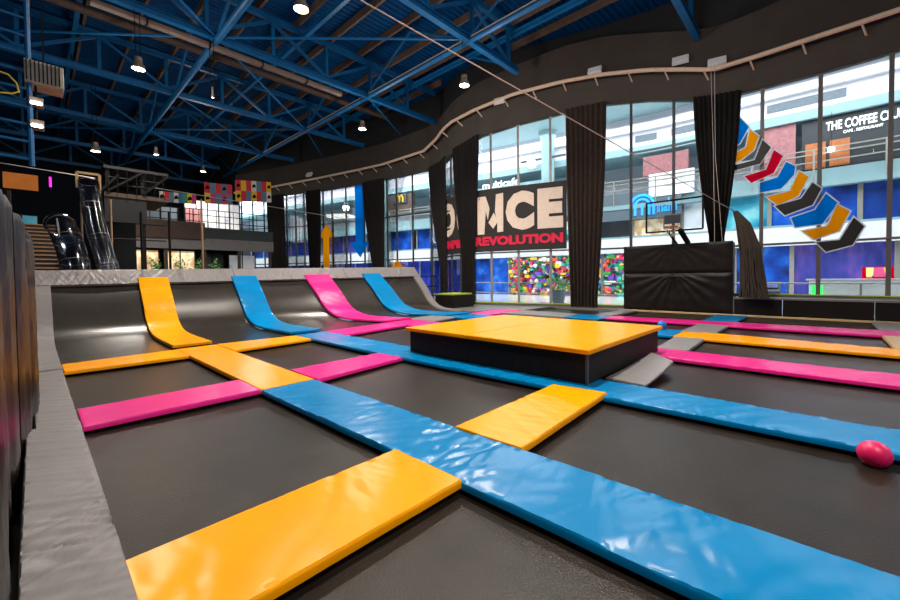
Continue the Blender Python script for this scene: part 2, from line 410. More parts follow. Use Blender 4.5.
RP = [('yellow', 2.08, 2.86, 2.09, 2.82, 10.2, 'yellow padded strip climbing the black ramp, leftmost coloured strip on it'),
      ('blue', 4.75, 5.65, 4.58, 5.38, 10.2, 'blue padded strip climbing the ramp between the yellow and the pink one'),
      ('pink', 8.15, 9.3, 7.08, 8.12, 10.6, 'pink padded strip climbing the ramp between two blue ones'),
      ('blue', 10.85, 12.3, 9.7, 10.6, 10.3, 'blue padded strip climbing the ramp at its right end')]
for c, a0, a1, b0, b1, y0, lab in RP:
    _seed[0] += 2
    pr = [q for q in SP if y0 <= q[0] < 14.3] + [(14.40, 1.37), (14.46, 1.44), (14.52, 1.51)]
    mb = pad_mesh(ramp_rows(pr, a0, a1, b0, b1, .055), _seed[0], .010, 3.6, .07)
    tag(mb.obj('ramp_pad', c, smooth=True, loc=(a0, y0, 0)), lab, 'pad', 'padded strips up the black ramp')
pr = [q for q in SP if q[0] >= 9.32] ; pr = [(9.32, 0)] + pr
tag(pad_mesh(ramp_rows(pr, .0, .3, -.11, .3, .03), 5, .008, 3, .06).obj('ramp_pad', 'grey', smooth=True, loc=(0, 10, 0)),
    'grey padded strip climbing the far left edge of the ramp', 'pad', 'padded strips up the black ramp')
pr = [q for q in SP if q[0] >= 11.4]
tag(pad_mesh(ramp_rows(pr + [(14.84, 1.72)], 12.75, 13.1, 12.65, 13.1, .03), 6, .006, 3, .08).obj('ramp_pad', 'grey', smooth=True, loc=(13, 12, 0)),
    'narrow grey padded strip closing the right end of the ramp', 'pad', 'padded strips up the black ramp')
# top pads
for x0, x1, lab in ((-.12, 4.7, 'left grey pad along the ramp top, behind the yellow strip'), (4.71, 9.0, 'middle grey pad along the ramp top, between the blue and pink strips'), (9.01, 13.05, 'right grey pad along the ramp top, at the low windows end')):
    rows = []
    for i in range(13):
        x = x0 + (x1 - x0) * i / 12
        lo = Vector((x, 14.42, 1.36 * ztw(x))); hi = Vector((x, 14.82, 1.76 * ztw(x)))
        nn = Vector((0, -.707, .707)); rows.append((hi + nn * .04, lo + nn * .04, nn))
    tag(pad_mesh(rows, x0 + 2, .022, 5, .08).obj('ramp_top_pad', 'grey', smooth=True, loc=(x0, 14.6, 1.4)), lab, 'pad', 'grey pads along the ramp top')
# ramp beds
bays = [(.28, 2.12, .28, 2.14, 'left bay of the black ramp, between the grey edge and the yellow strip'),
        (2.84, 4.78, 2.8, 4.62, 'black ramp bay between the yellow strip and the blue strip'),
        (5.6, 8.2, 5.34, 7.14, 'black ramp bay between the blue strip and the pink strip'),
        (9.25, 10.9, 8.08, 9.76, 'black ramp bay between the pink strip and the last blue strip'),
        (12.2, 12.8, 10.55, 12.75, 'rightmost black ramp bay beside the narrow grey end strip')]
for a0, a1, b0, b1, lab in bays:
    rows = ramp_rows([(q[0], q[1]) for q in SP if q[0] >= 10.0], a0, a1, b0, b1, -.05)
    mb = MB(); C = 10
    for (l, r, nn) in rows:
        for k in range(C + 1):
            t = k / C; mb.v.append(tuple(l.lerp(r, t) + nn * (-.10 * math.sin(PI * t) * min(1, max(0, l.z) * 3) * .3)))
        for k in range(C + 1):
            t = k / C; mb.v.append(tuple(l.lerp(r, t) + nn * (-.03 - .10 * math.sin(PI * t) * min(1, max(0, l.z) * 3) * .3)))
    S = 2 * (C + 1)
    for i in range(len(rows) - 1):
        for k in range(C):
            a = i * S + k; mb.f.append((a, a + 1, a + 1 + S, a + S)); a += C + 1; mb.f.append((a, a + S, a + 1 + S, a + 1))
    n = len(rows) - 1
    for k in range(C):
        mb.f.append((k, k + C + 1, k + C + 2, k + 1)); a = n * S + k; mb.f.append((a, a + 1, a + C + 2, a + C + 1))
    tag(mb.obj('ramp_bed', 'rampbed', smooth=True, loc=(a0, 10, 0)), lab, 'trampoline', 'black trampoline beds curving up the ramp')

# flat beds
xs = [(.26, 2.19, 'beside the grey left border'), (2.81, 4.99, 'between first and second blue strips'), (5.51, 7.99, 'between second blue and nearer pink strips'),
      (8.61, 10.89, 'between nearer pink and long yellow strips'), (11.41, 14.09, 'between yellow and farthest pink strips'), (14.71, 17.6, 'along the far border')]
ys = [(-3.2, -1.71, 'in the frontmost row'), (-1.19, 1.99, 'in the nearest row'), (2.51, 5.69, 'in the second row'), (6.21, 9.44, 'in the third row'),]
rown = {}
for i, (x0, x1, xl) in enumerate(xs):
    for j, (y0, y1, yl) in enumerate(ys):
        if j == 0 and i < 3: continue
        if i == 0 and j == 1: x = 0
        if (i, j) == (2, 2): continue
        lab = '%s; %s' % (yl, xl)
        mb = MB(); n = 12
        for a in range(n + 1):
            for b in range(n + 1):
                u, v = a / n, b / n
                mb.v.append((x0 + (x1 - x0) * u, y0 + (y1 - y0) * v, -.10 - .03 * math.sin(PI * u) * math.sin(PI * v)))
        k = len(mb.v)
        mb.v += [(v[0], v[1], v[2] - .01) for v in mb.v]
        for a in range(n):
            for b in range(n):
                q = a * (n + 1) + b; f = (q, q + n + 1, q + n + 2, q + 1); mb.f.append(f); mb.f.append(tuple(t + k for t in f)[::-1])
        o = mb.obj('trampoline_bed', 'bed', smooth=True, loc=(x0, y0, -.1))
        tag(o, 'dark trampoline bed %s %s' % (yl, xl), 'trampoline', 'flat dark trampoline beds')
# beyond V_A left of the far window
for x0, x1, y0, y1, lab in ((14.75, 17.6, 6.3, 9.5, 'flat dark trampoline bed beyond the blue strip near the brown curtain'),):
    pass

# steel frame grid under the pads
mb = MB()
for x0, x1 in ((2.2, 2.8), (5.0, 5.5), (8.0, 8.6), (10.9, 11.4), (14.1, 14.7)): mb.box(x0, x1, -3.2, 10.4 if x0 < 13 else 9.4, -.30, -.075)
for y0, y1 in ((-1.7, -1.2), (2.0, 2.5), (5.7, 6.2), (9.45, 9.9)): mb.box(.3, 17.6, y0, y1, -.31, -.08)
mb.box(-.1, .25, -3.2, 10.2, -.30, -.075)
tag(mb.obj('trampoline_support_grid', 'frame'), 'black steel frame grid carrying the coloured floor pads', 'support grid')

# ------------------------------------------------------------------ box with yellow top
bx = thing('padded_box', 'low black box with a bright yellow padded top in the middle of the court', 'platform', (6.8, 4.2, 0))
mb = MB().box(5.18, 8.38, 2.33, 6.02, 0.002, .43)
mb.obj('body', 'boxside', bx, bevel=.01)
mb = MB().box(5.165, 5.20, 2.315, 2.35, 0.004, .43); plab(mb.obj('corner_trim', 'mullion', bx), 'metal corner strip')
for y0, y1 in ((2.27, 4.48), (4.485, 6.07)):
    rows = []
    for i in range(11):
        x = 5.10 + (8.47 - 5.10) * i / 10; rows.append((Vector((x, y1, .50)), Vector((x, y0, .50)), Vector((0, 0, 1))))
    m_ = pad_mesh(rows, y0, .004, 2.0, .066)
    plab(m_.obj('top_pad', 'yellow', bx, smooth=True), 'yellow padded top')

# ------------------------------------------------------------------ balls
def ball(c, r, m, lab):
    mb = MB(); n = 48; rings = 32
    vs = []
    for i in range(1, rings):
        ph = PI * i / rings
        for k in range(n):
            th = 2 * PI * k / n; p = Vector((math.sin(ph) * math.cos(th), math.sin(ph) * math.sin(th), math.cos(ph)))
            g = min(abs(p.x), abs(p.y), abs(p.z - .55 * p.x ** 2 * 0)) if False else min(abs(p.x), abs(p.y))
            rr = r * (1 - .04 * max(0, 1 - g / .06)); mb.v.append(tuple(p * rr))
    mb.v.append((0, 0, r)); mb.v.append((0, 0, -r)); T = len(mb.v) - 2
    for i in range(rings - 2):
        for k in range(n): mb.f.append((i * n + k, i * n + (k + 1) % n, (i + 1) * n + (k + 1) % n, (i + 1) * n + k))
    for k in range(n):
        mb.f.append((T, (k + 1) % n, k)); q = (rings - 2) * n; mb.f.append((T + 1, q + k, q + (k + 1) % n))
    t = thing('dodgeball', lab, 'ball', c)
    o = mb.obj('shell', m, smooth=True); o.parent = t; o.rotation_euler = (.5, .6, .8)
    v = MB().lathe((0, 0, r - .003), [(.008, 0), (.008, .004), (.004, .006)], 10).obj('valve', 'frame'); v.parent = t; v.rotation_euler = (.5, -.5, .8)
ball((4.78, -.33, -.012), .108, 'rubpink', 'pink rubber ball resting on the dark trampoline bed at the right edge')
ball((11.85, 3.2, .125), .115, 'rubblue', 'small blue ball resting on the blue strip beyond the yellow-topped box')

# ------------------------------------------------------------------ window wall path
ND = [(12.14, 36.22, 8.4, 8.73, 10.26), (14.02, 33.84, 8.4, 9.07, 10.66), (15.81, 28.9, 8.4, 9.27, 10.83), (16.94, 24.53, 8.4, 9.35, 10.88), (17.29, 22.32, 8.4, 9.33, 10.86), (17.82, 18.56, 8.42, 9.55, 11.08), (17.51, 16.97, 8.5, 9.9, 11.18), (17.13, 16.1, 8.6, 10.08, 11.3), (16.87, 15.22, 8.75, 10.2, 11.5), (16.68, 13.45, 9.0, 10.28, 11.75), (17.23, 11.46, 9.25, 10.62, 12.15), (17.94, 9.17, 9.4, 10.7, 12.48), (18.42, 7.41, 9.4, 10.59, 12.4), (18.8, 5.6, 9.15, 10.28, 11.96), (18.87, 3.96, 8.65, 9.75, 11.4), (18.85, 3.18, 8.5, 9.45, 11.2), (18.8, 2.37, 8.4, 9.42, 11.15), (18.83, 1.77, 8.4, 9.43, 11.19), (18.85, 0.21, 8.4, 9.47, 11.35), (18.75, -1.37, 8.4, 9.46, 11.42), (18.66, -1.67, 8.4, 9.43, 11.42), (18.5, -8, 8.4, 9.45, 11.4)]
SN = [0]
for a, b in zip(ND, ND[1:]): SN.append(SN[-1] + math.hypot(b[0] - a[0], b[1] - a[1]))
def P_(s, off=0, z=0):
    s = max(0, min(SN[-1] - 1e-4, s))
    i = max(k for k in range(len(SN) - 1) if SN[k] <= s)
    t = (s - SN[i]) / (SN[i + 1] - SN[i]); a, b = ND[i], ND[i + 1]
    def tan(k):
        a = ND[max(0, k - 1)]; b = ND[min(len(ND) - 1, k + 1)]; return Vector((b[0] - a[0], b[1] - a[1])).normalized()
    d = (tan(i) * (1 - t) + tan(i + 1) * t).normalized()
    return Vector((a[0] + (b[0] - a[0]) * t + d.y * off, a[1] + (b[1] - a[1]) * t - d.x * off, z))
def H_(s, k):
    s = max(0, min(SN[-1] - 1e-4, s)); i = max(q for q in range(len(SN) - 1) if SN[q] <= s)
    t = (s - SN[i]) / (SN[i + 1] - SN[i]); return ND[i][k] + (ND[i + 1][k] - ND[i][k]) * t
def band(s0, s1, off0, off1, zf0, zf1, step=.4):
    mb = MB(); n = max(1, int((s1 - s0) / step))
    for i in range(n + 1):
        s = s0 + (s1 - s0) * i / n
        z0 = zf0(s) if callable(zf0) else zf0; z1 = zf1(s) if callable(zf1) else zf1
        for o, z in ((off0, z0), (off1, z0), (off1, z1), (off0, z1)): mb.v.append(tuple(P_(s, o, z)))
    for i in range(n):
        for k in range(4): mb.f.append((i * 4 + k, i * 4 + (k + 1) % 4, i * 4 + 4 + (k + 1) % 4, i * 4 + 4 + k))
    mb.f.append((3, 2, 1, 0)); q = n * 4; mb.f.append((q, q + 1, q + 2, q + 3))
    return mb
SE = SN[-1]
struct(band(0, SE, -.2, .12, lambda s: H_(s, 2), lambda s: H_(s, 3) + .1).obj('trim_1', 'bulk2'))
struct(band(0, SE, -.2, .26, lambda s: H_(s, 3) - .02, lambda s: H_(s, 4)).obj('wall_bulkhead', 'bulk'))
struct(band(0, SE, -.42, -.22, lambda s: H_(s, 3), 13.19).obj('wall_clerestory', 'dark'))
# curtain rail
pts = [P_(s * .4, .5, H_(s * .4, 3)) for s in range(0, int(SE / .4))]
rl = thing('curtain_rail', 'long cream pipe rail curving along the dark bulkhead above the windows', 'rail', tuple(pts[40]))
MB().tube(pts, .085, 8).obj('pipe', 'rail', rl, smooth=True)
s = 1.0
while s < SE - 2:
    z = H_(s, 3); MB().bar(P_(s, .5, z - .02), P_(s + .1, .1, z - .30), .05).obj('bracket', 'rail', rl)
    s += 1.45
# windows
KERB = lambda s: 0.0 if s < 34.4 else .62
def window(n, s0, s1, mull, trans, color='mullion'):
    c = P_((s0 + s1) / 2, 0, 0)
    t = bpy.data.objects.new('window_%d' % n, None); COL.objects.link(t); t.location = c; t['kind'] = 'structure'
    zt = lambda s: H_(s, 2) + .05
    z0 = KERB((s0 + s1) / 2)
    band(s0, s1, -.02, 0, z0 + .05, zt, .5).obj('pane', 'glass', t)
    for s in mull:
        MB().bar(P_(s, 0, z0), P_(s, 0, zt(s)), .12, .055, up=(P_(s, 1) - P_(s, 0))).obj('mullion', color, t)
    for z in trans:
        band(s0, s1, -.05, .06, z, z + .075, .5).obj('transom', color, t)
    band(s0, s1, -.06, .10, z0, z0 + .10, .5).obj('window_sill', 'mullionl', t)
    return t
window(1, .2, 3.4, [.3, 1.3, 2.3], [2.7, 5.7])
window(2, 4.3, 7.6, [4.65, 5.6, 6.5], [2.7, 5.7])
window(3, 7.6, 14.0, [8.5, 9.45, 10.9, 12.7], [2.7, 5.7])
window(4, 14.0, 19.8, [15.0, 15.9, 17.35, 19.0], [2.7, 5.7])
window(5, 20.3, 23.2, [20.5, 21.5, 22.5], [2.7])
window(6, 23.2, 29.4, [24.72, 26.22, 27.86], [2.72], 'mullionl')
window(7, 29.4, 34.5, [29.8, 31.5, 33.19], [2.7])
window(8, 34.5, 45.5, [36.15, 37.73, 39.37, 41.0, 42.6, 44.2], [2.55], 'mullionm')
# lime edge at the glass base
struct(band(23.5, 34.4, .12, .17, .10, .15).obj('trim_2', 'lime'))
struct(band(34.5, 45.5, .11, .16, .72, .76).obj('trim_3', 'lime'))

# curtains
def curtain(lab, a0, a1, b0, b1, zb, m='curtain', off=.3, waist=None, pleats=9):
    mb = MB(); R = 26; C = pleats * 8
    for i in range(R + 1):
        v = i / R
        for k in range(C + 1):
            u = k / C
            w = v ** 1.3 if waist is None else min(1, (v / waist) ** 1.6)
            s0 = a0 + (b0 - a0) * w; s1 = a1 + (b1 - a1) * w
            s = s0 + (s1 - s0) * u
            zt = H_(s, 2) + .06; z = zt + (zb - zt) * v
            amp = .10 * (.6 + .4 * w); ph = u * pleats * 2 * PI + .5 * math.sin(v * 3 + pleats) + noise.noise(Vector((u * 5, v * 2, pleats))) * 1.2
            p = P_(s, off + amp * math.sin(ph), z); mb.v.append(tuple(p))
    n = len(mb.v)
    for i in range(R + 1):
        for k in range(C + 1):
            mb.v.append(tuple(Vector(mb.v[i * (C + 1) + k]) + (P_(.5 * (a0 + a1), 0) - P_(.5 * (a0 + a1), 1)) * .03))
    W = C + 1
    for i in range(R):
        for k in range(C):
            q = i * W + k; mb.f.append((q, q + 1, q + W + 1, q + W)); mb.f.append((n + q, n + q + W, n + q + W + 1, n + q + 1))
        for k in (0, C):
            q = i * W + k; mb.f.append((q, q + W, q + W + n, q + n))
    for k in range(C):
        mb.f.append((k, k + n, k + 1 + n, k + 1)); q = R * W + k; mb.f.append((q, q + 1, q + 1 + n, q + n))
    c = P_((a0 + a1) / 2, off, 0)
    return tag(mb.obj('curtain', m, smooth=True, loc=(c.x, c.y, zb)), lab, 'curtain', 'tall black curtains between the windows')
curtain('black curtain farthest left, beside the mezzanine windows', 2.75, 4.6, 3.0, 4.9, 0)
curtain('narrow black curtain left of the orange up arrow', 7.0, 8.5, 7.3, 8.3, 0, waist=.7)
curtain('black curtain right of the blue down arrow', 12.8, 15.0, 13.85, 14.8, 0, waist=.75)
curtain('black curtain tapering downward left of the banner, at the end of the left windows', 19.1, 21.3, 20.5, 21.3, 0, waist=.75)
curtain('black curtain hanging over the left part of the banner, drawn in at its foot', 22.2, 24.2, 22.95, 23.8, 0, waist=.7)
curtain('brown-black full-height curtain right of the banner, the widest one', 28.65, 30.5, 28.85, 30.1, .02, 'curtainb', waist=.95, pleats=8)
curtain('black gathered curtain above the black block, left of the chevron decals', 33.95, 35.55, 34.55, 35.05, 2.0, waist=.85)

# ------------------------------------------------------------------ text helper
def text_polys(s, size, bold=0, spacing=1.0):
    cu = bpy.data.curves.new('t', 'FONT'); cu.body = s; cu.size = size; cu.offset = bold; cu.space_character = spacing
    cu.resolution_u = 3
    ob = bpy.data.objects.new('t', cu); COL.objects.link(ob)
    bpy.context.view_layer.update()
    dg = bpy.context.evaluated_depsgraph_get()
    me = bpy.data.meshes.new_from_object(ob.evaluated_get(dg))
    vs = [v.co.copy() for v in me.vertices]; fs = [tuple(p.vertices) for p in me.polygons]
    bpy.data.objects.remove(ob); bpy.data.curves.remove(cu); bpy.data.meshes.remove(me)
    return vs, fs
def text_mb(s, fn, u0, u1, v0, v1, bold=0, th=.03, spacing=1.0):
    """fit text s into the box u0..u1, v0..v1; fn(u,v,t)->xyz with t depth"""
    vs, fs = text_polys(s, 1, bold, spacing)
    xa = min(v.x for v in vs); xb = max(v.x for v in vs); ya = min(v.y for v in vs); yb = max(v.y for v in vs)
    mp = lambda v, t: fn(u0 + (v.x - xa) / (xb - xa) * (u1 - u0), v0 + (v.y - ya) / (yb - ya) * (v1 - v0), t)
    n = len(vs); mb = MB(); mb.add([mp(v, 0) for v in vs] + [mp(v, th) for v in vs], [f for f in fs] + [tuple(i + n for i in f)[::-1] for f in fs])
    ed = {}
    for f in fs:
        for a, b in zip(f, f[1:] + f[:1]): ed[(a, b)] = ed.get((a, b), 0) + 1
    for (a, b) in ed:
        if (b, a) not in ed: mb.f.append((a, b, b + n, a + n))
    return mb

# banner on the glass
bn = thing('banner', 'black banner with big cream OUNCE letters and a red REVOLUTION line on the curved glass', 'sign', tuple(P_(26, .15, 2.8)))
band(20.4, 28.66, .13, .17, 2.82, lambda s: 6.12, .4).obj('backing', 'signblack', bn)
bk = bn.children[0] if bn.children else bn
WF = lambda u, v, t: tuple(P_(u, .175 + t, v))
for ch, a, b in (('O', 20.7, 22.2), ('U', 22.4, 23.85), ('C', 25.6, 27.08), ('E', 27.25, 28.5)):
    text_mb(ch, WF, a, b, 3.86, 5.84, .075, .02).obj('letter', 'cream', bk)
# the N is drawn with a jagged left bar, a leaning diamond and a slim right bar
mb = MB()
for poly in ([(24.02, 3.75), (24.42, 3.75), (24.5, 5.0), (24.62, 4.5), (24.72, 5.1), (24.5, 5.75), (24.02, 5.75)], [(24.66, 4.35), (24.92, 4.0), (25.18, 4.4), (24.95, 4.85)], [(25.14, 4.3), (25.14, 3.82), (25.47, 3.84), (25.47, 5.84), (25.08, 5.8), (25.02, 4.9)]):
    mb.prism(poly, WF, 0, .02)
mb.obj('letter', 'cream', bk)
text_mb('JUMPING REVOLUTION', WF, 20.5, 28.5, 3.0, 3.62, .055, .02).obj('lettering', 'signred', bk)

# decals on the glass
def decal(name, m, poly, off=.09, parent=None, th=.02):
    return MB().add([tuple(P_(u, off, v)) for u, v in poly], [tuple(range(len(poly)))]).obj(name, m, parent)
ar = thing('arrow_decal', 'tall blue arrow pointing down on the left windows', 'arrow', tuple(P_(12.1, .1, 3)), 'arrows on the left windows')
decal('arrow', 'decalblue', [(11.9, 8.42), (12.75, 8.42), (12.75, 4.15), (13.3, 4.15), (12.35, 3.0), (11.35, 4.15), (11.9, 4.15)], .12, ar)
ar = thing('arrow_decal', 'tall orange arrow pointing up on the left windows', 'arrow', tuple(P_(8.9, .1, 1)), 'arrows on the left windows')
decal('arrow', 'decalorange', [(8.55, 1.2), (9.2, 1.2), (9.2, 4.7), (9.75, 4.7), (8.95, 5.75), (8.1, 4.7), (8.55, 4.7)], .12, ar)
ar = thing('arrow_decal', 'short orange arrow tip showing just above the ramp top', 'arrow', tuple(P_(16, .1, 1)), 'arrows on the left windows')
decal('arrow', 'decalorange', [(15.75, .6), (16.25, .6), (16.25, 2.0), (16.75, 2.0), (16.0, 2.75), (15.3, 2.0), (15.75, 2.0)], .12, ar)
CH = [('decalblue', [(2.38, 7.5), (2.08, 7.05), (2.36, 6.50), (2.62, 6.4), (2.62, 7.0)], 'blue chevron decal highest on the right window, by the curtain'),
      ('decalorange', [(2.05, 6.93), (1.78, 6.63), (1.93, 6.15), (2.31, 5.86), (2.6, 5.8), (2.6, 6.15), (2.16, 6.3)], 'orange chevron decal just under the highest blue one'),
      ('decalblack', [(1.67, 6.46), (1.42, 6.13), (1.74, 5.6), (2.38, 5.51), (2.6, 5.5), (2.6, 5.7), (1.89, 5.77)], 'black chevron decal just above the red one'),
      ('decalred', [(1.34, 6.02), (1.08, 5.74), (1.34, 5.18), (1.99, 4.93), (2.2, 5.22), (1.55, 5.35)], 'red chevron decal on the right window'),
      ('decalblue', [(0.99, 5.51), (0.74, 5.31), (0.78, 5.01), (1.12, 4.58), (1.73, 4.53), (1.73, 4.89), (1.23, 5.0)], 'blue chevron decal just below the red one'),
      ('decalorange', [(0.64, 5.11), (0.39, 4.87), (0.66, 4.24), (1.22, 4.0), (1.53, 4.34), (0.88, 4.45)], 'orange chevron decal in the middle of the chain of chevrons'),
      ('decalblack', [(0.29, 4.66), (0.06, 4.41), (0.28, 3.88), (1.01, 3.6), (1.29, 3.97), (0.58, 4.14)], 'black chevron decal in the middle of the chain of chevrons'),
      ('decalblue', [(-0.06, 4.22), (-0.35, 3.86), (0.02, 3.2), (0.73, 3.14), (0.84, 3.49), (0.21, 3.7)], 'lowest blue chevron decal on the right window'),
      ('decalorange', [(-0.34, 3.8), (-0.64, 3.55), (-0.38, 2.91), (0.24, 2.68), (0.53, 2.99), (-0.1, 3.1)], 'lowest orange chevron decal on the right window'),
      ('decalblack', [(-0.73, 3.33), (-0.97, 3.02), (-0.71, 2.43), (-0.08, 2.23), (0.17, 2.57), (-0.41, 2.61)], 'lowest black chevron decal, end of the chain of chevrons')]
def grow(poly, d):
    n = len(poly); cx = sum(p[0] for p in poly) / n; cy = sum(p[1] for p in poly) / n; out = []
    area = sum(poly[i][0] * poly[(i + 1) % n][1] - poly[(i + 1) % n][0] * poly[i][1] for i in range(n))
    sg = 1 if area > 0 else -1
    for i in range(n):
        a = Vector(poly[i - 1]); b = Vector(poly[i]); c = Vector(poly[(i + 1) % n])
        n1 = Vector(((b - a).y, -(b - a).x)).normalized() * sg; n2 = Vector(((c - b).y, -(c - b).x)).normalized() * sg
        m = (n1 + n2); m = m / max(.3, m.length_squared) * 2 if m.length > .1 else n1
        out.append(tuple(b + m * d * .9))
    return out
for i, (m, poly, lab) in enumerate(CH):
    c = poly[0]; x0 = 18.74
    t = thing('chevron_decal', lab, 'decal', (x0, c[0], c[1]), 'chevrons on the right window')
    poly = [(p[0] if p[0] < 2.5 else 2.5, p[1]) for p in poly]
    f = lambda u, v, k: (18.70 - k, u, v)
    g = grow(poly, .045); n = len(poly); xx = 18.705 - i * .002
    mb = MB()
    for q in range(n): mb.add([(xx, *poly[q]), (xx, *poly[(q + 1) % n]), (xx, *g[(q + 1) % n]), (xx, *g[q])], [(0, 1, 2, 3)])
    mb.obj('outline', 'decalwhite', t)
    MB().add([(xx, *q) for q in poly], [tuple(range(n))]).obj('face', m, t)

# ------------------------------------------------------------------ mall beyond the glass
FA = [(29, -24), (29, 8), (27, 20), (22, 45), (17, 70)]
FS = [0]
for a, b in zip(FA, FA[1:]): FS.append(FS[-1] + math.hypot(b[0] - a[0], b[1] - a[1]))
def F_(s, off=0, z=0):
    s = max(0, min(FS[-1] - 1e-4, s)); i = max(k for k in range(len(FS) - 1) if FS[k] <= s)
    t = (s - FS[i]) / (FS[i + 1] - FS[i]); a, b = Vector(FA[i]), Vector(FA[i + 1]); d = (b - a).normalized(); p = a.lerp(b, t)
    return Vector((p.x - d.y * off, p.y + d.x * off, z))          # off>0 towards the court
def fband(s0, s1, o0, o1, z0, z1, step=2.0):
    mb = MB(); n = max(1, int((s1 - s0) / step))
    for i in range(n + 1):
        s = s0 + (s1 - s0) * i / n
        for o, z in ((o0, z0), (o1, z0), (o1, z1), (o0, z1)): mb.v.append(tuple(F_(s, o, z)))
    for i in range(n):
        for k in range(4): mb.f.append((i * 4 + k, i * 4 + (k + 1) % 4, i * 4 + 4 + (k + 1) % 4, i * 4 + 4 + k))
    mb.f.append((3, 2, 1, 0)); q = n * 4; mb.f.append((q, q + 1, q + 2, q + 3))
    return mb
FE = FS[-1]
struct(fband(0, FE, -3.3, -3.0, 0, 12.3).obj('wall_mall', 'malllilac'))
struct(MB().box(18.9, 40, -24, 75, -.12, -.001).obj('floor_mall', 'mallfloor'))
mb = MB(); poly = [(40, -24), (40, 75), (12.5, 75), (12.5, 37.5)] + [tuple(P_(q, -.45)[:2]) for q in [k * 1.0 for k in range(1, 46)]] + [(20.2, -24)]
mb.prism(poly, lambda u, v, t: (u, v, t), 12.3, 12.5)
struct(mb.obj('ceiling_mall', 'mallteal'))
struct(fband(0, FE, -3.0, .35, 3.05, 4.05).obj('trim_4', 'mallwhite'))
struct(fband(0, FE, -3.0, .15, 4.05, 4.2).obj('trim_5', 'mallteal'))
struct(fband(0, FE, -3.0, .45, 6.05, 6.35).obj('trim_6', 'mallteal'))
struct(fband(0, FE, -3.0, .2, 6.35, 7.0).obj('trim_7', 'mallteal'))
struct(fband(0, FE, -3.0, .3, 9.75, 10.25).obj('trim_8', 'mallteal'))
struct(fband(0, FE, -3.0, 0, 10.25, 11.3).obj('trim_9', 'malllilac'))
struct(fband(0, FE, -2.9, .35, 11.3, 11.75).obj('trim_10', 'mallwhite'))
struct(fband(0, FE, -2.9, .1, 11.75, 12.3).obj('trim_11', 'malllilac'))
# grey recess slots in the ceiling band
for a, b in ((17.5, 21.3), (23.2, 26.4), (29.5, 33.5)):
    struct(fband(a, b, .01, .03, 10.6, 11.05, .5).obj('trim_12', 'mallgrey'))
# gallery railing (glass, top rail)
g = thing('gallery_railing', 'steel railing of the upper gallery outside the windows', 'railing', tuple(F_(20, .4, 7)))
for z in (7.35, 7.75, 8.0):
    fband(0, FE, .40, .46, z, z + .06).obj('rail', 'mullionl', g)
s = 1
while s < 60:
    MB().bar(F_(s, .43, 6.3), F_(s, .43, 8.0), .08).obj('post', 'mullionl', g); s += 2.6
g = thing('concourse_railing', 'low pale railing on the concourse just outside the right windows', 'railing', (20.4, 0, 0))
for z in (.5, 1.12): MB().tube([(20.4, -9, z), (20.4, 3.2, z), (20.2, 8, z), (19.6, 14, z), (19.9, 18, z)], .03, 6).obj('rail', 'mullionl', g)
for y in range(-9, 4, 2): MB().bar((20.4, y, 0), (20.4, y, 1.12), .06).obj('post', 'mullionl', g)
# shop units: (s0,s1,z0,z1,material,label)
UN = [(0, 18.5, 0, 3.05, 'arcade', 'ground floor shop front with warm yellow and red panels, at the far right'),
      (18.6, 21.3, 0, 3.05, 'arcade', 'ground floor arcade front in yellow and pink behind the lowest chevrons'),
      (21.4, 25.2, 0, 3.05, 'purple', 'ground floor shop window with purple streaks'),
      (25.3, 27.8, 0, 3.05, 'bluepost', 'ground floor bright blue shop window right of the black block'),
      (27.9, 33.0, 0, 3.05, 'toys', 'ground floor toy shop behind the basketball hoop'),
      (33.1, 35.6, 0, 3.05, 'toys2', 'ground floor shop front in teal left of the black block'),
      (35.7, 43.0, 0, 3.05, 'toys', 'ground floor toy shop window full of bright goods under the banner'),
      (43.1, 46.5, 0, 3.05, 'bluepost', 'ground floor deep blue shop window under the banner'),
      (46.6, 58, 0, 3.05, 'navy', 'ground floor navy shop window seen through the left windows'),
      (58.1, 80, 0, 3.05, 'navy', 'ground floor navy shop window farthest left'),
      (0, 22.6, 4.2, 6.05, 'galaxy', 'first floor blue poster with a galaxy at the far right'),
      (22.7, 26.2, 4.2, 6.05, 'bluepost', 'first floor blue poster behind the chevrons'),
      (26.3, 28.5, 4.2, 6.05, 'tealpost', 'first floor teal shop window right of the gathered curtain'),
      (28.6, 30.6, 4.2, 6.05, 'mascot', 'first floor white shop window behind the basketball backboard'),
      (30.7, 33.6, 4.2, 5.3, 'warm', 'first floor warm cream shop window behind the basketball hoop'),
      (36.0, 46.5, 4.2, 6.05, 'toys2', 'first floor teal and white shop window behind the banner'),
      (46.6, 52.6, 4.2, 6.05, 'bluepost', 'first floor bright blue poster with a white swirl, left windows'),
      (53.2, 58.6, 4.2, 6.05, 'bluepost', 'first floor blue shop panel behind the black curtain, left windows'),
      (59.2, 66, 4.2, 6.05, 'purple', 'first floor purple panel behind the blue down arrow'),
      (66.2, 80, 4.2, 6.05, 'galaxy', 'first floor blue and purple panel in the farthest left window')]
for s0, s1, z0, z1, m, lab in UN:
    t = thing('storefront', lab, 'shop front', tuple(F_((s0 + s1) / 2, 0, z0)), 'shop fronts of the mall outside')
    dp = fband(s0, s1, -.3, -.1, z0, z1, 1).obj('display', m, t)
    n = max(1, int((s1 - s0) / 2.6))
    for i in range(n + 1):
        s = s0 + (s1 - s0) * i / n
        MB().bar(F_(s, 0, z0), F_(s, 0, z1), .1).obj('frame_post', 'mullionl', t)
TM = [mat('goods_%d' % i, c, .5) for i, c in enumerate([srgb(220, 50, 110), srgb(245, 235, 220), srgb(50, 190, 180), srgb(50, 150, 70), srgb(240, 195, 50), srgb(120, 70, 200), srgb(230, 90, 60), srgb(40, 50, 80)])]
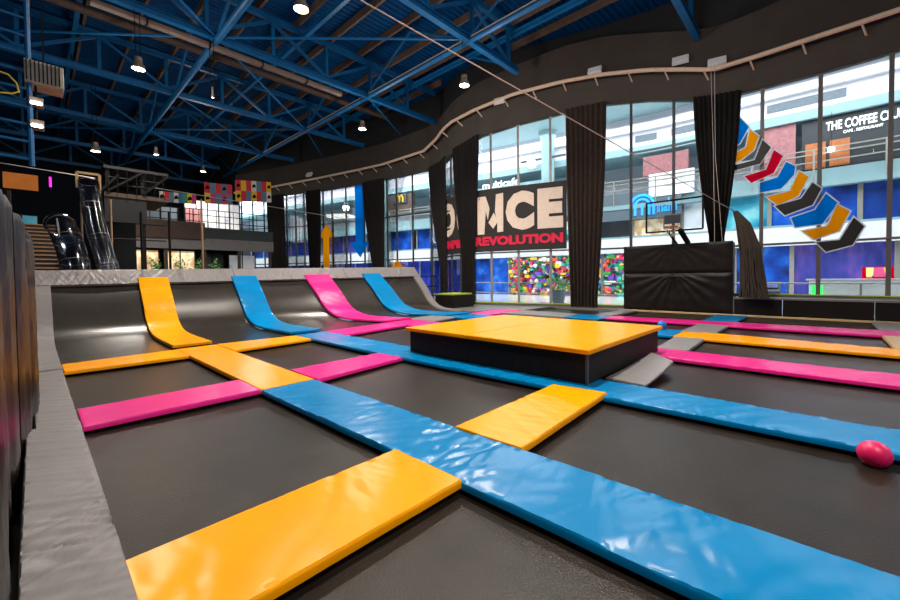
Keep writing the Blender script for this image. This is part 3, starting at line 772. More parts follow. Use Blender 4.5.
for s0, s1, n, lab in ((36.0, 42.9, 420, 'bright toys and balloons heaped in the shop window under the banner'), (28.0, 33.0, 200, 'bright toys crowding the shop window behind the brown curtain'), (33.2, 35.4, 120, 'teal and white goods left of the black block'), (18.0, 21.2, 130, 'warm coloured arcade goods behind the lowest chevrons'), (14.0, 17.9, 120, 'warm coloured arcade goods at the far right')):
    me_ = MB(); mi = []
    for i in range(n):
        c = F_(random.uniform(s0, s1), random.uniform(.0, .5), 0); z = random.uniform(.1, 2.9); w = random.uniform(.06, .2); h = random.uniform(.08, .35); f0 = len(me_.f)
        if random.random() < .5: me_.box(c.x - w, c.x + w, c.y - w, c.y + w, z - h / 2, z + h / 2)
        else: me_.lathe((c.x, c.y, z), [(w * .2, -w), (w * .8, -w * .6), (w, 0), (w * .8, w * .6), (w * .2, w)], 8)
        mi += [random.randrange(8)] * (len(me_.f) - f0)
    o = me_.obj('merchandise', TM[0])
    for q in TM[1:]: o.data.materials.append(q)
    for p, q in zip(o.data.polygons, mi): p.material_index = q
    tag(o, lab, 'merchandise', kind='stuff')
# blue signboard with the arch emblem, first floor
t = thing('shop_sign', 'grey-blue signboard with a bright blue arch emblem and letters', 'sign', tuple(F_(32.5, .3, 6)), 'signs of the mall shops')
bd = fband(30.6, 35.6, .25, .4, 5.3, 7.15, 1).obj('board', 'mallgrey', t)
M['signblue'] = mat('sign_blue_light', srgb(40, 150, 250), .5, emit=srgb(30, 140, 255), estr=1.6)
M['signwhite'] = mat('sign_white_light', (1, 1, 1, 1), .5, emit=(1, 1, 1, 1), estr=.9)
FW = lambda o: (lambda u, v, t: tuple(F_(u, o + t, v)))
mb = MB()
for r0, r1 in ((.62, .78), (.36, .5)):
    pts = [(33.0 + r1 * math.cos(a * PI / 12), 6.2 + r1 * math.sin(a * PI / 12)) for a in range(13)] + [(33.0 + r0 * math.cos(a * PI / 12), 6.2 + r0 * math.sin(a * PI / 12)) for a in range(12, -1, -1)]
    for q in range(12):
        quad = [pts[q], pts[q + 1], pts[25 - q - 1], pts[25 - q]]
        mb.prism(quad, FW(.41), 0, .06)
    for sx in (-1, 1):
        mb.prism([(33 + sx * r0, 5.55), (33 + sx * r1, 5.55), (33 + sx * r1, 6.2), (33 + sx * r0, 6.2)], FW(.41), 0, .06)
mb.prism([(32.93, 5.55), (33.07, 5.55), (33.07, 6.3), (32.93, 6.3)], FW(.41), 0, .06)
mb.obj('emblem', 'signblue', bd)
text_mb('mahir', lambda u, v, k: tuple(F_(u, .41 + k, v)), 32.1, 30.7, 5.65, 6.55, .01, .05).obj('lettering', 'signblue', bd)
# coffee club sign
t = thing('shop_sign', 'dark fascia with white letters THE COFFEE CLUB CAFE RESTAURANT', 'sign', tuple(F_(20, .3, 8.5)), 'signs of the mall shops')
bd = fband(6, 24.9, -.2, .0, 7.0, 9.75, 1).obj('board', 'malldark', t)
text_mb('THE COFFEE CLUB', FW(.02), 23.95, 21.2, 8.98, 9.45, .02, .05).obj('lettering', 'signwhite', bd)
text_mb('CAFE . RESTAURANT', FW(.02), 23.3, 21.9, 8.72, 8.86, .01, .05).obj('small_lettering', 'signwhite', bd)
t = thing('picture_board', 'dusty mauve panel on the gallery beside the dark cafe front', 'panel', tuple(F_(26, .1, 7)), 'panels on the gallery')
fband(25.15, 26.6, -.1, .1, 7.0, 9.75, 1).obj('board', 'mauve', t)
for a, b, lab in ((24.75, 23.95, 'orange-brown wooden panel under the cafe sign, left one'), (23.8, 23.05, 'orange-brown wooden panel under the cafe sign, right one')):
    t = thing('picture_board', lab, 'panel', tuple(F_(a, .1, 7)), 'panels on the gallery')
    fband(b, a, .05, .12, 7.1, 8.45, 1).obj('board', 'wood', t)
t = thing('pendant_lamp', 'small glowing pendant lamp on the gallery under the cafe sign', 'lamp', tuple(F_(22.7, .6, 8)))
MB().lathe(F_(23.75, .6, 7.75), [(.02, 0), (.12, .05), (.14, .15), (.08, .25)], 12).obj('globe', 'lampglow', t); MB().tube([F_(23.75, .6, 8.0), F_(23.75, .6, 9.8)], .01, 6).obj('cord', 'frame', t)
t = thing('picture_board', 'brown tilted picture panel above the blue emblem sign', 'panel', tuple(F_(31, .3, 8)), 'panels on the gallery')
fband(30.3, 33.0, -.1, .1, 8.2, 9.5, 1).obj('board', 'mauve', t)
t = thing('picture_board', 'white marble pattern poster just above the blue emblem sign', 'panel', tuple(F_(31.5, .3, 7)), 'panels on the gallery')
fband(29.9, 32.6, .3, .42, 6.7, 8.2, 1).obj('board', 'mascot', t)
# golden M sign
t = thing('shop_sign', 'small dark sign with a yellow M on the gallery, left windows', 'sign', tuple(F_(54, .3, 9)), 'signs of the mall shops')
fband(52.8, 56.6, .0, .2, 7.9, 9.6, 1).obj('board', 'mezzbrown', t)
fband(53.6, 55.4, .2, .3, 8.7, 9.6, 1).obj('panel', 'malldark', t)
M['signyellow'] = mat('sign_yellow_light', srgb(250, 200, 20), .5, emit=srgb(255, 195, 10), estr=1)
mb = MB()
for c in (-.22, .22):
    pts = [(54.4 + c + .22 * math.cos(a * PI / 10), 8.8 + .7 * math.sin(a * PI / 10)) for a in range(11)]
    mb.tube([F_(u, .36, v) for u, v in pts], .055, 6)
mb.obj('emblem', 'signyellow', t)
# white swirl on blue poster
t = thing('wall_sign', 'thin white swirl on the bright blue poster, left windows', 'sign', tuple(F_(50, .1, 5)))
pts = [F_(50 + (.15 + .05 * k) * math.cos(k * .5), .0, 5.1 + (.12 + .04 * k) * math.sin(k * .5)) for k in range(14)]
MB().tube(pts, .04, 6).obj('swirl', 'signwhite', t)
# multicolour small script sign above banner
t = thing('shop_sign', 'small white script sign on green-grey board just above the banner', 'sign', tuple(F_(43, .3, 8)), 'signs of the mall shops')
fband(39.9, 46, .4, .5, 6.35, 8.95, 1).obj('board', 'mallteal', t)
text_mb('multicafe', lambda u, v, k: tuple(F_(u, .55 + k, v)), 45.2, 41.9, 8.85, 9.4, .01, .05).obj('lettering', 'signwhite', t)
# columns and ceiling lights of the mall
for x, y, zb in ((F_(39.4, .9).x, F_(39.4, .9).y, 6.35), (24.5, 32, 0), (25, -8, 0)):
    t = thing('mall_column', {32: 'round pale column outside the left windows', -8: 'round column outside the right windows, beyond the frame'}.get(y, 'round teal column outside the glass above the banner'), 'column', (x, y, zb))
    MB().lathe((x, y, 0), [(.55, zb), (.55, zb + .3), (.48, zb + .32), (.48, 11.7), (.6, 12.0), (.75, 12.29)], 24).obj('shaft', 'mallteal', t, smooth=True)
k = 0
for x, y in ((22, 12), (24, 16), (26, 12), (21.5, 20), (24.5, 5), (22.5, 0), (26, -3), (22, 27), (24, 8.5)):
    tag(MB().lathe((x, y, 12.23), [(.16, 0), (.16, .05), (.2, .069)], 16).obj('ceiling_light', 'lampglow', loc=(x, y, 12.2)), 'small round downlight in the mall ceiling beyond the glass', 'light', 'downlights of the mall ceiling')
# long dark ceiling beams in the gallery
for a, b, z in ((29, 33.5, 9.6), (38, 41.5, 10.3)):
    tag(fband(a, b, 1.0, 1.15, z, z + .12, 1).obj('track_light', 'malldark'), 'thin dark track hanging below the white ceiling band, %s' % ('behind the hoop window' if a == 29 else 'above the banner'), 'light track')
# planter and counter outside
t = thing('potted_plant', 'bushy green plant with yellow blooms outside the glass under the banner', 'plant', (19.9, 10.6, 0))
MB().lathe((19.9, 10.6, 0), [(.3, 0), (.42, .7), (.45, .75), (.38, .72)], 16).obj('pot', 'mallgrey', t)
mb = MB()
for i in range(240):
    a = random.random() * 2 * PI; e = random.random() * PI / 2; r = .35 + random.random() * .4
    c = Vector((19.9 + r * math.cos(a) * math.cos(e), 10.6 + 1.5 * r * math.sin(a) * math.cos(e), .75 + r * .8 * math.sin(e)))
    d = Vector((random.uniform(-1, 1), random.uniform(-1, 1), random.uniform(-.3, 1))).normalized() * .16; w = d.orthogonal().normalized() * .05
    mb.add([c, c + d * .5 + w, c + d, c + d * .5 - w], [(0, 1, 2, 3)])
mb.obj('leaves', 'foliage', t)
for k, (y, z1, lab) in enumerate(((1.9, 1.1, 'dark arcade machine with a blue screen outside, left of the green light'), (-1.7, 1.75, 'red and black arcade ride figure behind the white kiosk counter'), (-3.6, 1.5, 'dark arcade machine outside at the right edge'))):
    t = thing('arcade_machine', lab, 'arcade machine', (24.5, y, 0))
    cb = MB().prism([(-.4, 0), (.4, 0), (.4, z1), (.1, z1), (-.1, z1 * .72), (-.4, z1 * .6)], lambda u, v, w: (24.5 + u, y + w, v), -.45, .45).obj('cabinet', ['malldark', 'decalred', 'malldark'][k], t)
    MB().prism([(-.12, z1 * .74), (.06, z1 * .96), (.03, z1 * .98), (-.15, z1 * .76)], lambda u, v, w: (24.47 + u, y + w, v), -.35, .35).obj('screen', ['bluepost', 'arcade', 'purple'][k], cb)
t = thing('counter', 'white kiosk counter outside the right windows', 'counter', (22, -.6, 0))
MB().box(21.7, 22.6, -2.2, .4, 0, 1.2).obj('body', 'mallwhite', t, bevel=.03); MB().box(21.6, 22.7, -2.3, .5, 1.2, 1.26).obj('top', 'malllilac', t)
M['signgreen'] = mat('sign_green_light', srgb(60, 230, 110), .5, emit=srgb(50, 230, 100), estr=1.2)
MB().box(21.62, 21.69, .0, .32, .15, 1.0).obj('light_panel', 'signgreen', t)

# ------------------------------------------------------------------ right side: low black wall, block, hoop, net
w = thing('padded_wall', 'long low black padded wall under the right windows', 'wall', (18.2, -2, 0))
for y0, y1 in ((-8, -4.6), (-4.58, -1.2), (-1.18, 1.0), (1.02, 2.38)):
    MB().box(17.85, 18.1, y0, y1, 0, .58).obj('pad', 'blackpad', w, bevel=.03)
plab(MB().box(17.82, 18.75, -8, 2.4, .58, .64).obj('ledge', 'grey', w), 'grey ledge top')
b = thing('padded_block', 'large black padded block under the basketball backboard', 'block', (18, 4.35, 0))
MB().box(17.85, 18.25, 2.42, 6.33, 0, 2.7).obj('core', 'blackpad', b)
def wrinkle_sheet(y0, y1, z0, z1, x, seed, amp):
    mb = MB(); A, B = 60, 36
    for i in range(A + 1):
        for j in range(B + 1):
            y = y0 + (y1 - y0) * i / A; z = z0 + (z1 - z0) * j / B
            cy = (y0 + y1) / 2; ang = math.atan2(y - cy, (z1 + .1 - z)); rad = math.hypot(y - cy, z1 - z)
            f = math.sin(ang * 22 + seed) * math.exp(-rad * .7) + .5 * noise.noise(Vector((y * 2, z * 3, seed)))
            ed = min(1, min(i, A - i) / 3, min(j, B - j) / 3)
            mb.v.append((x - .02 - amp * (f * .5 + .5) * ed - .03 * ed, y, z))
    n = len(mb.v); mb.v += [(x, v[1], v[2]) for v in mb.v]
    for i in range(A):
        for j in range(B):
            q = i * (B + 1) + j; mb.f.append((q, q + 1, q + B + 2, q + B + 1)); mb.f.append((n + q, n + q + B + 1, n + q + B + 2, n + q + 1))
    for i in range(A):
        q = i * (B + 1); mb.f.append((q, q + B + 1, q + B + 1 + n, q + n)); q += B; mb.f.append((q, q + n, q + B + 1 + n, q + B + 1))
    for j in range(B):
        mb.f.append((j, j + n, j + 1 + n, j + 1)); q = A * (B + 1) + j; mb.f.append((q, q + 1, q + 1 + n, q + n))
    return mb
wrinkle_sheet(2.42, 6.35, .02, 1.55, 17.86, 2, .07).obj('lower_cover', 'blackpad', b, smooth=True)
wrinkle_sheet(2.42, 6.35, 1.57, 2.74, 17.86, 5, .02).obj('upper_cover', 'blackpad', b, smooth=True)
h = thing('basketball_hoop', 'small basketball hoop with clear black-framed backboard above the black block', 'basketball hoop', (17.5, 4.3, 2.7))
mb = MB()
Y0, Y1, Z0, Z1 = 3.28, 5.26, 3.22, 4.42
for a, c in (((Y0, Z0), (Y1, Z0)), ((Y1, Z0), (Y1, Z1)), ((Y1, Z1), (Y0, Z1)), ((Y0, Z1), (Y0, Z0))):
    mb.bar((17.3, a[0], a[1]), (17.3, c[0], c[1]), .06)
bb = MB().box(17.29, 17.31, Y0, Y1, Z0, Z1).obj('backboard', 'clear', h); mb.obj('frame', 'frame', bb)
mb = MB()
for a, c in (((4.0, 3.32), (4.6, 3.32)), ((4.6, 3.32), (4.6, 3.85)), ((4.6, 3.85), (4.0, 3.85)), ((4.0, 3.85), (4.0, 3.32))): mb.bar((17.27, a[0], a[1]), (17.27, c[0], c[1]), .04)
mb.obj('target_square', 'mallgrey', bb)
MB().box(17.26, 17.285, 4.02, 4.58, 3.5, 3.83).obj('panel', 'malldark', bb)
rim = MB().tube([(17.02 + .23 * math.cos(a * PI / 12), 4.3 + .23 * math.sin(a * PI / 12), 3.36) for a in range(24)], .02, 6, closed=True).obj('rim', 'hooporange', h)
MB().bar((17.25, 4.3, 3.36), (17.3, 4.3, 3.36), .12).obj('rim_mount', 'hooporange', h)
mb = MB()
for k in range(12):
    a = k * PI / 6; mb.tube([(17.02 + .22 * math.cos(a), 4.3 + .22 * math.sin(a), 3.35), (17.02 + .14 * math.cos(a + .3), 4.3 + .14 * math.sin(a + .3), 3.12), (17.02 + .12 * math.cos(a), 4.3 + .12 * math.sin(a), 2.97)], .006, 4)
mb.obj('net', 'rope', rim)
MB().bar((17.33, 4.05, 3.25), (17.95, 3.9, 2.74), .14).obj('support_arm', 'frame', h)
MB().bar((17.33, 4.5, 3.25), (17.95, 4.3, 2.74), .06).obj('support_arm', 'frame', h)
# gathered net beside the block
mb = MB()
for i in range(170):
    a = random.uniform(-1, 1); c = random.uniform(-1, 1)
    pts = [(17.55 + c * .05, 2.32 + a * .06, 3.78), (17.5 + c * .12, 2.08 + a * .2, 3.3), (17.45 + c * .15, 1.87 + a * .3, 2.4), (17.45 + c * .15, 1.82 + a * .3 + random.uniform(-.1, .1), 1.4), (17.45 + c * .18, 1.75 + a * .42, .66)]
    mb.tube(pts, .022, 4)
tag(mb.obj('gathered_net', 'netblack', loc=(17.45, 1.8, .65)), 'bundle of dark netting gathered and drooping at the right end of the black block', 'net', kind='stuff')
# ropes
def rope(lab, pts, r=.012, m='rope', name='rope', cat='rope'):
    return tag(MB().tube(pts, r, 6).obj(name, m, smooth=True), lab, cat)
rope('long pale cable running from the ceiling down to the gathered net on the right', [(3.53, 5.16, 5.73), (17.5, 2.33, 3.76)], .012, name='cable', cat='cable')
# (extended above the frame to the truss)
for k, (dy) in enumerate((0, .12)):
    rope(('left' if k else 'right') + ' of two thin pale cords falling in front of the gathered curtain', [(17.9, 3.05 + dy, 9.4), (17.88, 3.0 + dy * .5, 6), (17.8, 2.75 + dy * 2, 2.75)], .01)

# camera and speaker fixtures on the bulkhead
for (x, y, z, lab) in ((15.95, 11.9, 10.5, 'pale floodlight on the bulkhead above the banner'), (17.95, 7.7, 10.9, 'pale floodlight on the bulkhead above the brown curtain'), (18.45, 4.3, 10.3, 'pale floodlight on the bulkhead right of the basketball window'), (18.45, 3.05, 9.75, 'pale floodlight at the kink of the cream rail'), (15.2, 29.5, 9.7, 'pale floodlight on the bulkhead at the far left')):
    q = min([k * .1 for k in range(450)], key=lambda k: (P_(k).y - y) ** 2 + (P_(k).x - x) ** 2); q = P_(q, .42 if y < 20 else .42); x, y = q.x, q.y
    t = thing('floodlight', lab, 'light', (x, y, z), 'floodlights on the bulkhead')
    mb = MB(); mb.box(-.06, .10, -.30, .30, -.17, .17); o = mb.obj('housing', 'mallwhite', bevel=.02); o.parent = t; o.rotation_euler = (0, .5, .2)
    o = MB().bar((.0, 0, -.05), (.12, 0, -.1), .05).obj('bracket', 'lampbody'); o.parent = t

# ------------------------------------------------------------------ roof
def deck():
    mb = MB(); y0, y1 = -8, 50; p = .28; n = int((y1 - y0) / p); x0, x1 = -9, 20
    sec = []
    for i in range(n):
        y = y0 + i * p; sec += [(y, 13.2), (y + .10, 13.2), (y + .14, 13.28), (y + .24, 13.28)]
    for y, z in sec:
        mb.v += [(x0, y, z), (x1, y, z), (x1, y, z + .02), (x0, y, z + .02)]
    for i in range(len(sec) - 1):
        a = 4 * i; mb.f += [(a, a + 4, a + 5, a + 1), (a + 3, a + 2, a + 6, a + 7)]
    return mb
struct(deck().obj('ceiling', 'deck'))
def xend(y):
    best = 17
    for a, b in zip(ND, ND[1:]):
        if (a[1] - y) * (b[1] - y) <= 0: best = a[0] + (b[0] - a[0]) * (y - a[1]) / (b[1] - a[1])
    return best
tlab = {3.75: 'nearest blue roof truss, cut by the top of the frame at the right', 10.4: 'blue roof truss meeting the bulkhead above the banner', 17.4: 'blue roof truss with tan duct under it, across the upper left',
        24.1: 'blue roof truss third from the camera, behind the one with the duct', 31.0: 'blue roof truss fourth from the camera', 37.6: 'second farthest blue roof truss', 44.3: 'farthest blue roof truss'}
def chord(mb, a, b, h, w):        # I-section
    a = Vector(a); b = Vector(b)
    mb.bar(a + Vector((0, 0, h / 2)), b + Vector((0, 0, h / 2)), w, .03); mb.bar(a - Vector((0, 0, h / 2)), b - Vector((0, 0, h / 2)), w, .03); mb.bar(a, b, .03, h)
for y, lab in tlab.items():
    xe = {10.4: 15.7, 3.75: 18.5, 44.3: 12.1, 37.6: 11.2}.get(y, xend(y) - .4); t = thing('roof_truss', lab, 'truss', (5, y, 11), 'blue roof trusses')
    mb = MB(); chord(mb, (-8.5, y, 11), (xe, y, 11), .22, .24); mb.obj('bottom_chord', 'steelblue', t)
    mb = MB(); chord(mb, (-8.5, y, 12.72), (xe, y, 12.72), .2, .2); mb.obj('top_chord', 'steelblue', t)
    xsn = [-7.8 + 2.53 * k for k in range(12) if -7.8 + 2.53 * k < xe - .5]
    for i, x in enumerate(xsn):
        MB().bar((x, y, 11.1), (x, y, 12.65), .14).obj('vertical', 'steelblue', t)
        if i < len(xsn) - 1:
            x2 = xsn[i + 1]
            if i % 2: a, b = (x, y, 11.12), (x2, y, 12.62)
            else: a, b = (x, y, 12.62), (x2, y, 11.12)
            MB().bar(a, b, .12).obj('diagonal', 'steelblue', t)
for x, lab in ((-2.2, 'blue roof beam at the far left'), (5.2, 'blue roof beam crossing the trusses left of the big hanging lamp'), (12.2, 'pale-edged blue roof beam running from the top centre of the frame to the far left')):
    t = thing('roof_beam', lab, 'beam', (x, 15, 11), 'long blue roof beams crossing the trusses')
    MB().tube([(x, -6, 10.9), (x, 40, 10.9)], .13 if x != 12.2 else .11, 10).obj('tube', 'steelblue', t, smooth=True)
    if x == 12.2: plab(MB().bar((x, -6, 11.05), (x, 34, 11.05), .05).obj('edge_strip', 'rail', t), 'pale cable conduit')
    ysn = sorted(tlab)
    for a, b in zip(ysn, ysn[1:]):
        m = (a + b) / 2
        MB().tube([(x, a, 11), (x, m, 12.8)], .06, 6).obj('brace', 'steelblue', t); MB().tube([(x, m, 12.8), (x, b, 11)], .06, 6).obj('brace', 'steelblue', t)
for x, lab in ((1.5, 'upper blue roof beam above the upper left lamps'), (8.7, 'upper blue roof beam between the two lower long beams'), (15.2, 'upper blue roof beam nearest the bulkhead')):
    t = thing('roof_beam', lab, 'beam', (x, 15, 12.5), 'upper blue roof beams')
    e = 44 if x < 10 else 28
    mb = MB(); chord(mb, (x, -6, 12.45), (x, e, 12.45), .2, .16); mb.obj('girder', 'steelblue', t)
    for a in sorted(tlab)[:-1]:
        if a + 2.6 < e: MB().bar((x, a, 11.1), (x, a + 2.4, 12.4), .08).obj('brace', 'steelblue', t)
# flat wind bracing
for i, (a, b, lab) in enumerate((((12.2, 10.4), (5.2, 17.4), 'between the two nearer long beams'), ((12.2, 24.1), (5.2, 17.4), 'behind the truss with the duct'), ((12.2, 24.1), (5.2, 31), 'between the third and fourth trusses'), ((12.2, 17.4), (17.0, 20.5), 'between the long beam and the bulkhead'), ((-2.2, 10.4), (5.2, 17.4), 'at the upper left'), ((-2.2, 24.1), (5.2, 17.4), 'at the far left'), ((5.2, 24.1), (12.2, 31), 'crossing between the third and fourth trusses'), ((5.2, 31), (-2.2, 37.6), 'at the far left back'), ((5.2, 31), (11, 37.6), 'behind the fourth truss'), ((12.2, 24.1), (15.8, 28.5), 'right of the long beam, far back'))):
    tag(MB().tube([(a[0], a[1], 11.0), (b[0], b[1], 11.0)], .05, 6).obj('roof_brace', 'steelblue'), 'thin blue diagonal roof brace ' + lab, 'brace', 'diagonal roof braces')
x = -8.2
while x < 19.6:
    ys_ = [-7.5 + .25 * k for k in range(228)]; runs = []
    for y in ys_:
        if x + .35 < xend(y) if y <= 36 else x < 11.5 and y < 49:
            if runs and y - runs[-1][1] < .3: runs[-1][1] = y
            else: runs.append([y, y])
    for a, b in runs:
        if b - a > 1:
            o = MB().box(x - .05, x + .05, a, b, 12.86, 13.19).obj('purlin', 'purlin')
            tag(o, 'brown purlin under the blue corrugated roof deck', 'purlin', 'brown purlins under the roof deck')
    x += 1.67
t = thing('air_duct', 'tan duct slung under the blue truss across the upper left', 'duct', (8, 17.6, 10.75))
MB().box(1.5, 10.9, 17.6, 17.85, 10.66, 10.84).obj('duct', 'duct', t, bevel=.04)
for x in (3, 5, 7, 9): MB().box(x, x + .05, 17.57, 17.88, 10.63, 10.95).obj('hanger', 'frame', t)
t = thing('air_duct', 'dark rusty pipe run behind the truss with the tan duct', 'duct', (8, 20.7, 11.4))
MB().tube([(-3, 20.7, 11.9), (16, 20.7, 11.9)], .16, 10).obj('pipe', M['mezzbrown'], t, smooth=True)

# hanging lamps
def lamp(x, y, z, lab, ztop=10.9, r=.16, power=0, glow='lampglow'):
    t = thing('high_bay_lamp', lab, 'lamp', (x, y, z), 'hanging high bay lamps')
    hs = MB().lathe((x, y, z), [(r * .3, .42), (r * .6, .40), (r * .62, .26), (r * .5, .24), (r * .95, .12), (r, 0), (r * .9, .0), (r * .85, .06)], 18).obj('housing', 'lampbody', t, smooth=True)
    MB().lathe((x, y, z + .005), [(r * .88, 0), (r * .86, .02)], 18).obj('lens', glow, hs)
    for d in (-.07, .07): MB().tube([(x + d, y, z + .4), (x + d, y, ztop)], .012, 5).obj('wire', 'frame', t)
    if power:
        ld = bpy.data.lights.new('lamp_light', 'POINT'); ld.shadow_soft_size = .3; ld.energy = power * .33; ld.color = (1, .92, .82)
        o = bpy.data.objects.new('lamp_light', ld); COL.objects.link(o); o.location = (x, y, z - .45)
        l2 = bpy.data.lights.new('lamp_spot', 'AREA'); l2.shape = 'DISK'; l2.size = .4; l2.energy = power * .42; l2.color = (1, .9, .78); l2.spread = math.radians(140)
        o2 = bpy.data.objects.new('lamp_spot', l2); COL.objects.link(o2); o2.location = (x, y, z - .05)
PW = 900
lamp(5.25, 10.5, 8.9, 'largest hanging lamp at the top of the frame', r=.2, power=PW)
lamp(2.7, 17.4, 8.85, 'hanging lamp at the upper left on two wires', r=.2, power=PW)
lamp(12.05, 10.5, 9.15, 'hanging lamp under the beam junction above the left end of the banner', r=.2, power=PW)
lamp(11.9, 17.4, 9.2, 'hanging lamp in the middle of the ceiling above the left windows', r=.2, power=PW)
lamp(2.1, 24.2, 7.4, 'small far hanging lamp at the left above the slides', r=.18, power=PW * .6)
lamp(5.0, 17.4, 8.6, 'tiny bulb on a long cord, upper left', r=.05)
lamp(8.2, 31, 8.9, 'far bright hanging lamp near the colourful flags', r=.18, power=PW * .6)
lamp(4.69, 26, 8.2, 'small far hanging lamp above the dark play tower', r=.12)
# unseen lamps added behind and beside the camera to light the room
lamp(5.25, 3.7, 8.9, 'added hanging lamp nearest the camera, unseen above the frame', r=.24, power=PW)
lamp(12.05, 3.7, 10.1, 'added hanging lamp above the right side, unseen beyond the frame top', ztop=10.95, r=.24, power=PW)
lamp(0.5, -3, 8.9, 'added hanging lamp, unseen behind the camera', r=.24, power=PW)

# unit heater and floodlights, upper left
t = thing('unit_heater', 'pale grey slatted heater box hanging at the upper left', 'heater', (.2, 9, 4.75))
mb = MB(); mb.box(-.02, .42, 8.9, 9.35, 4.58, 4.92); mb.obj('casing', 'lampbox', t, bevel=.01)
mb = MB()
for k in range(9): mb.box(.0 + k * .045, .015 + k * .045, 8.86, 8.9, 4.6, 4.9)
mb.obj('louvre', 'frame', t)
MB().bar((.2, 9.1, 4.9), (.2, 9.1, 11), .02).obj('hanger', 'frame', t)
for z, lab in ((4.3, 'floodlight just below the heater box at the upper left'), (3.95, 'lowest floodlight of the pair at the upper left')):
    t = thing('floodlight', lab, 'light', (.1, 9, z), 'floodlights at the upper left')
    MB().box(.02, .18, 8.9, 9.1, z - .06, z + .06).obj('housing', 'lampbody', t, bevel=.01); MB().box(.04, .16, 8.87, 8.9, z - .06, z - .02).obj('lens', 'lampglow', t)
    MB().tube([(.1, 9.05, z + .06), (.1, 9.05, z + .34)], .015, 6).obj('bracket', 'frame', t)
# lattice tower at the far left
t = thing('lattice_tower', 'blue ladder-like lattice tower at the upper left edge', 'tower', (-.1, 9, 2))
MB().tube([(.03, 9, 3.3), (.03, 9, 10.9)], .035, 8).obj('post', 'steelblue', t); MB().tube([(-.75, 9, 3.3), (-.75, 9, 10.9)], .035, 8).obj('post', 'steelblue', t)
z = 3.4
while z < 7: MB().tube([(-.75, 9, z + .02), (.03, 9, z)], .022, 6).obj('rung', 'steelblue', t); z += .27
rope('yellow loop of rope at the left edge', [(-.3, 8.9, 4.62), (-.18, 8.9, 4.6), (-.1, 8.9, 4.5), (-.08, 8.9, 4.38), (-.15, 8.9, 4.33), (-.3, 8.9, 4.30)], .012, 'ropeyellow')
t = tag(MB().box(-.28, .09, 9.0, 9.04, 2.92, 3.16).obj('orange_board', 'orange'), 'orange board hung at the left edge above the black padding', 'board')
tag(MB().tube([(.23, 9.2, 3.04), (.23, 9.2, 3.2)], .014, 8).obj('magenta_light', 'magenta'), 'tiny magenta tube light right of the orange board', 'light')

# ------------------------------------------------------------------ left padded fence
fw = [(2.2, 3.1, -.42, -.11, 2.12), (3.12, 4.2, -.45, -.13, 2.25), (4.22, 5.2, -.42, -.10, 2.16), (5.22, 6.3, -.42, -.05, 2.12), (6.32, 7.5, -.4, .01, 1.98), (7.52, 8.7, -.4, .0, 2.15), (8.72, 10.2, -.4, .02, 2.1), (10.22, 12.2, -.4, .02, 2.2), (12.22, 14.38, -.45, -.04, 2.3)]
for i, (y0, y1, x0, x1, z1) in enumerate([(.9, 2.18, -.5, -.26, 2.15)] + fw):
    mb = MB(); A, B = 12, 40
    for i2 in range(A + 1):
        for j in range(B + 1):
            u = i2 / A; v = j / B; bul = math.sin(PI * u) ** .5 * .06
            wr = .03 * fold(v * .8, u * 1.2, i * 3.3, 2.5) + .008 * fold(u, v * 2.2, i * 3.3, 2.5)
            ed = 1 if 0 < j < B else .6
            mb.v.append((x1 - .06 + bul * ed + wr * (1 if 0 < i2 < A else 0), y0 + (y1 - y0) * u, -.05 + (z1 + .05) * v))
    n = len(mb.v); mb.v += [(x0, v[1], v[2]) for v in mb.v]; W = B + 1
    for a in range(A):
        for j in range(B):
            q = a * W + j; mb.f.append((q, q + W, q + W + 1, q + 1)); mb.f.append((n + q, n + q + 1, n + q + W + 1, n + q + W))
    for a in range(A):
        q = a * W; mb.f.append((q, q + n, q + W + n, q + W)); q += B; mb.f.append((q, q + W, q + W + n, q + n))
    for j in range(B):
        mb.f.append((j, j + 1, j + 1 + n, j + n)); q = A * W + j; mb.f.append((q, q + n, q + 1 + n, q + 1))
    nm = ['nearest the camera', 'second from the camera', 'third from the camera', 'fourth from the camera', 'fifth from the camera', 'sixth from the camera', 'seventh from the camera', 'eighth from the camera', 'ninth from the camera', 'farthest, beside the ramp top'][i]
    o = mb.obj('safety_pad', 'fencepad', smooth=True, loc=(x0, y0, 0))
    tag(o, 'upright black wall pad at the left edge, ' + nm, 'pad', 'upright black pads along the left wall')
    if i % 2 == 0:
        tag(MB().tube([(x1 - .12, y1, -.05), (x1 - .12, y1, z1 + .35)], .03, 8).obj('net_post', 'frame'), 'black post between upright wall pads at the left, ' + nm, 'post', 'posts of the left wall')

# ------------------------------------------------------------------ room shell
struct(MB().box(-9, 18.0, -9, 10.2, -1.2, -1.1).obj('floor', 'pit'))
struct(MB().box(17.62, 18.95, -9, 10.0, -.2, -.01).obj('floor_right', 'concrete'))
struct(MB().box(13.12, 18.95, 10.9, 40, -.2, -.01).obj('floor_back', 'concrete'))
struct(MB().box(14.9, 18.95, 9.72, 10.9, -.2, -.012).obj('floor_strip', 'concrete'))
struct(MB().box(-9, 13.1, 14.86, 50, -.2, 1.66).obj('floor_platform', 'dark'))
struct(MB().box(-9, 13.1, 10.2, 14.86, -1.2, -.35).obj('floor_under_ramp', 'pit'))
struct(MB().box(-9.3, -9, -9, 50, -1.2, 13.5).obj('wall_left', 'navywall'))
struct(MB().box(-9.3, 12.4, 49.9, 50.3, 0, 13.5).obj('wall_back', 'navywall'))
struct(MB().box(12.2, 12.4, 36.5, 50, 0, 13.19).obj('wall_side', 'dark'))
struct(MB().box(13.0, 13.14, 11.9, 14.86, -.2, .02).obj('trim_13', 'frame'))

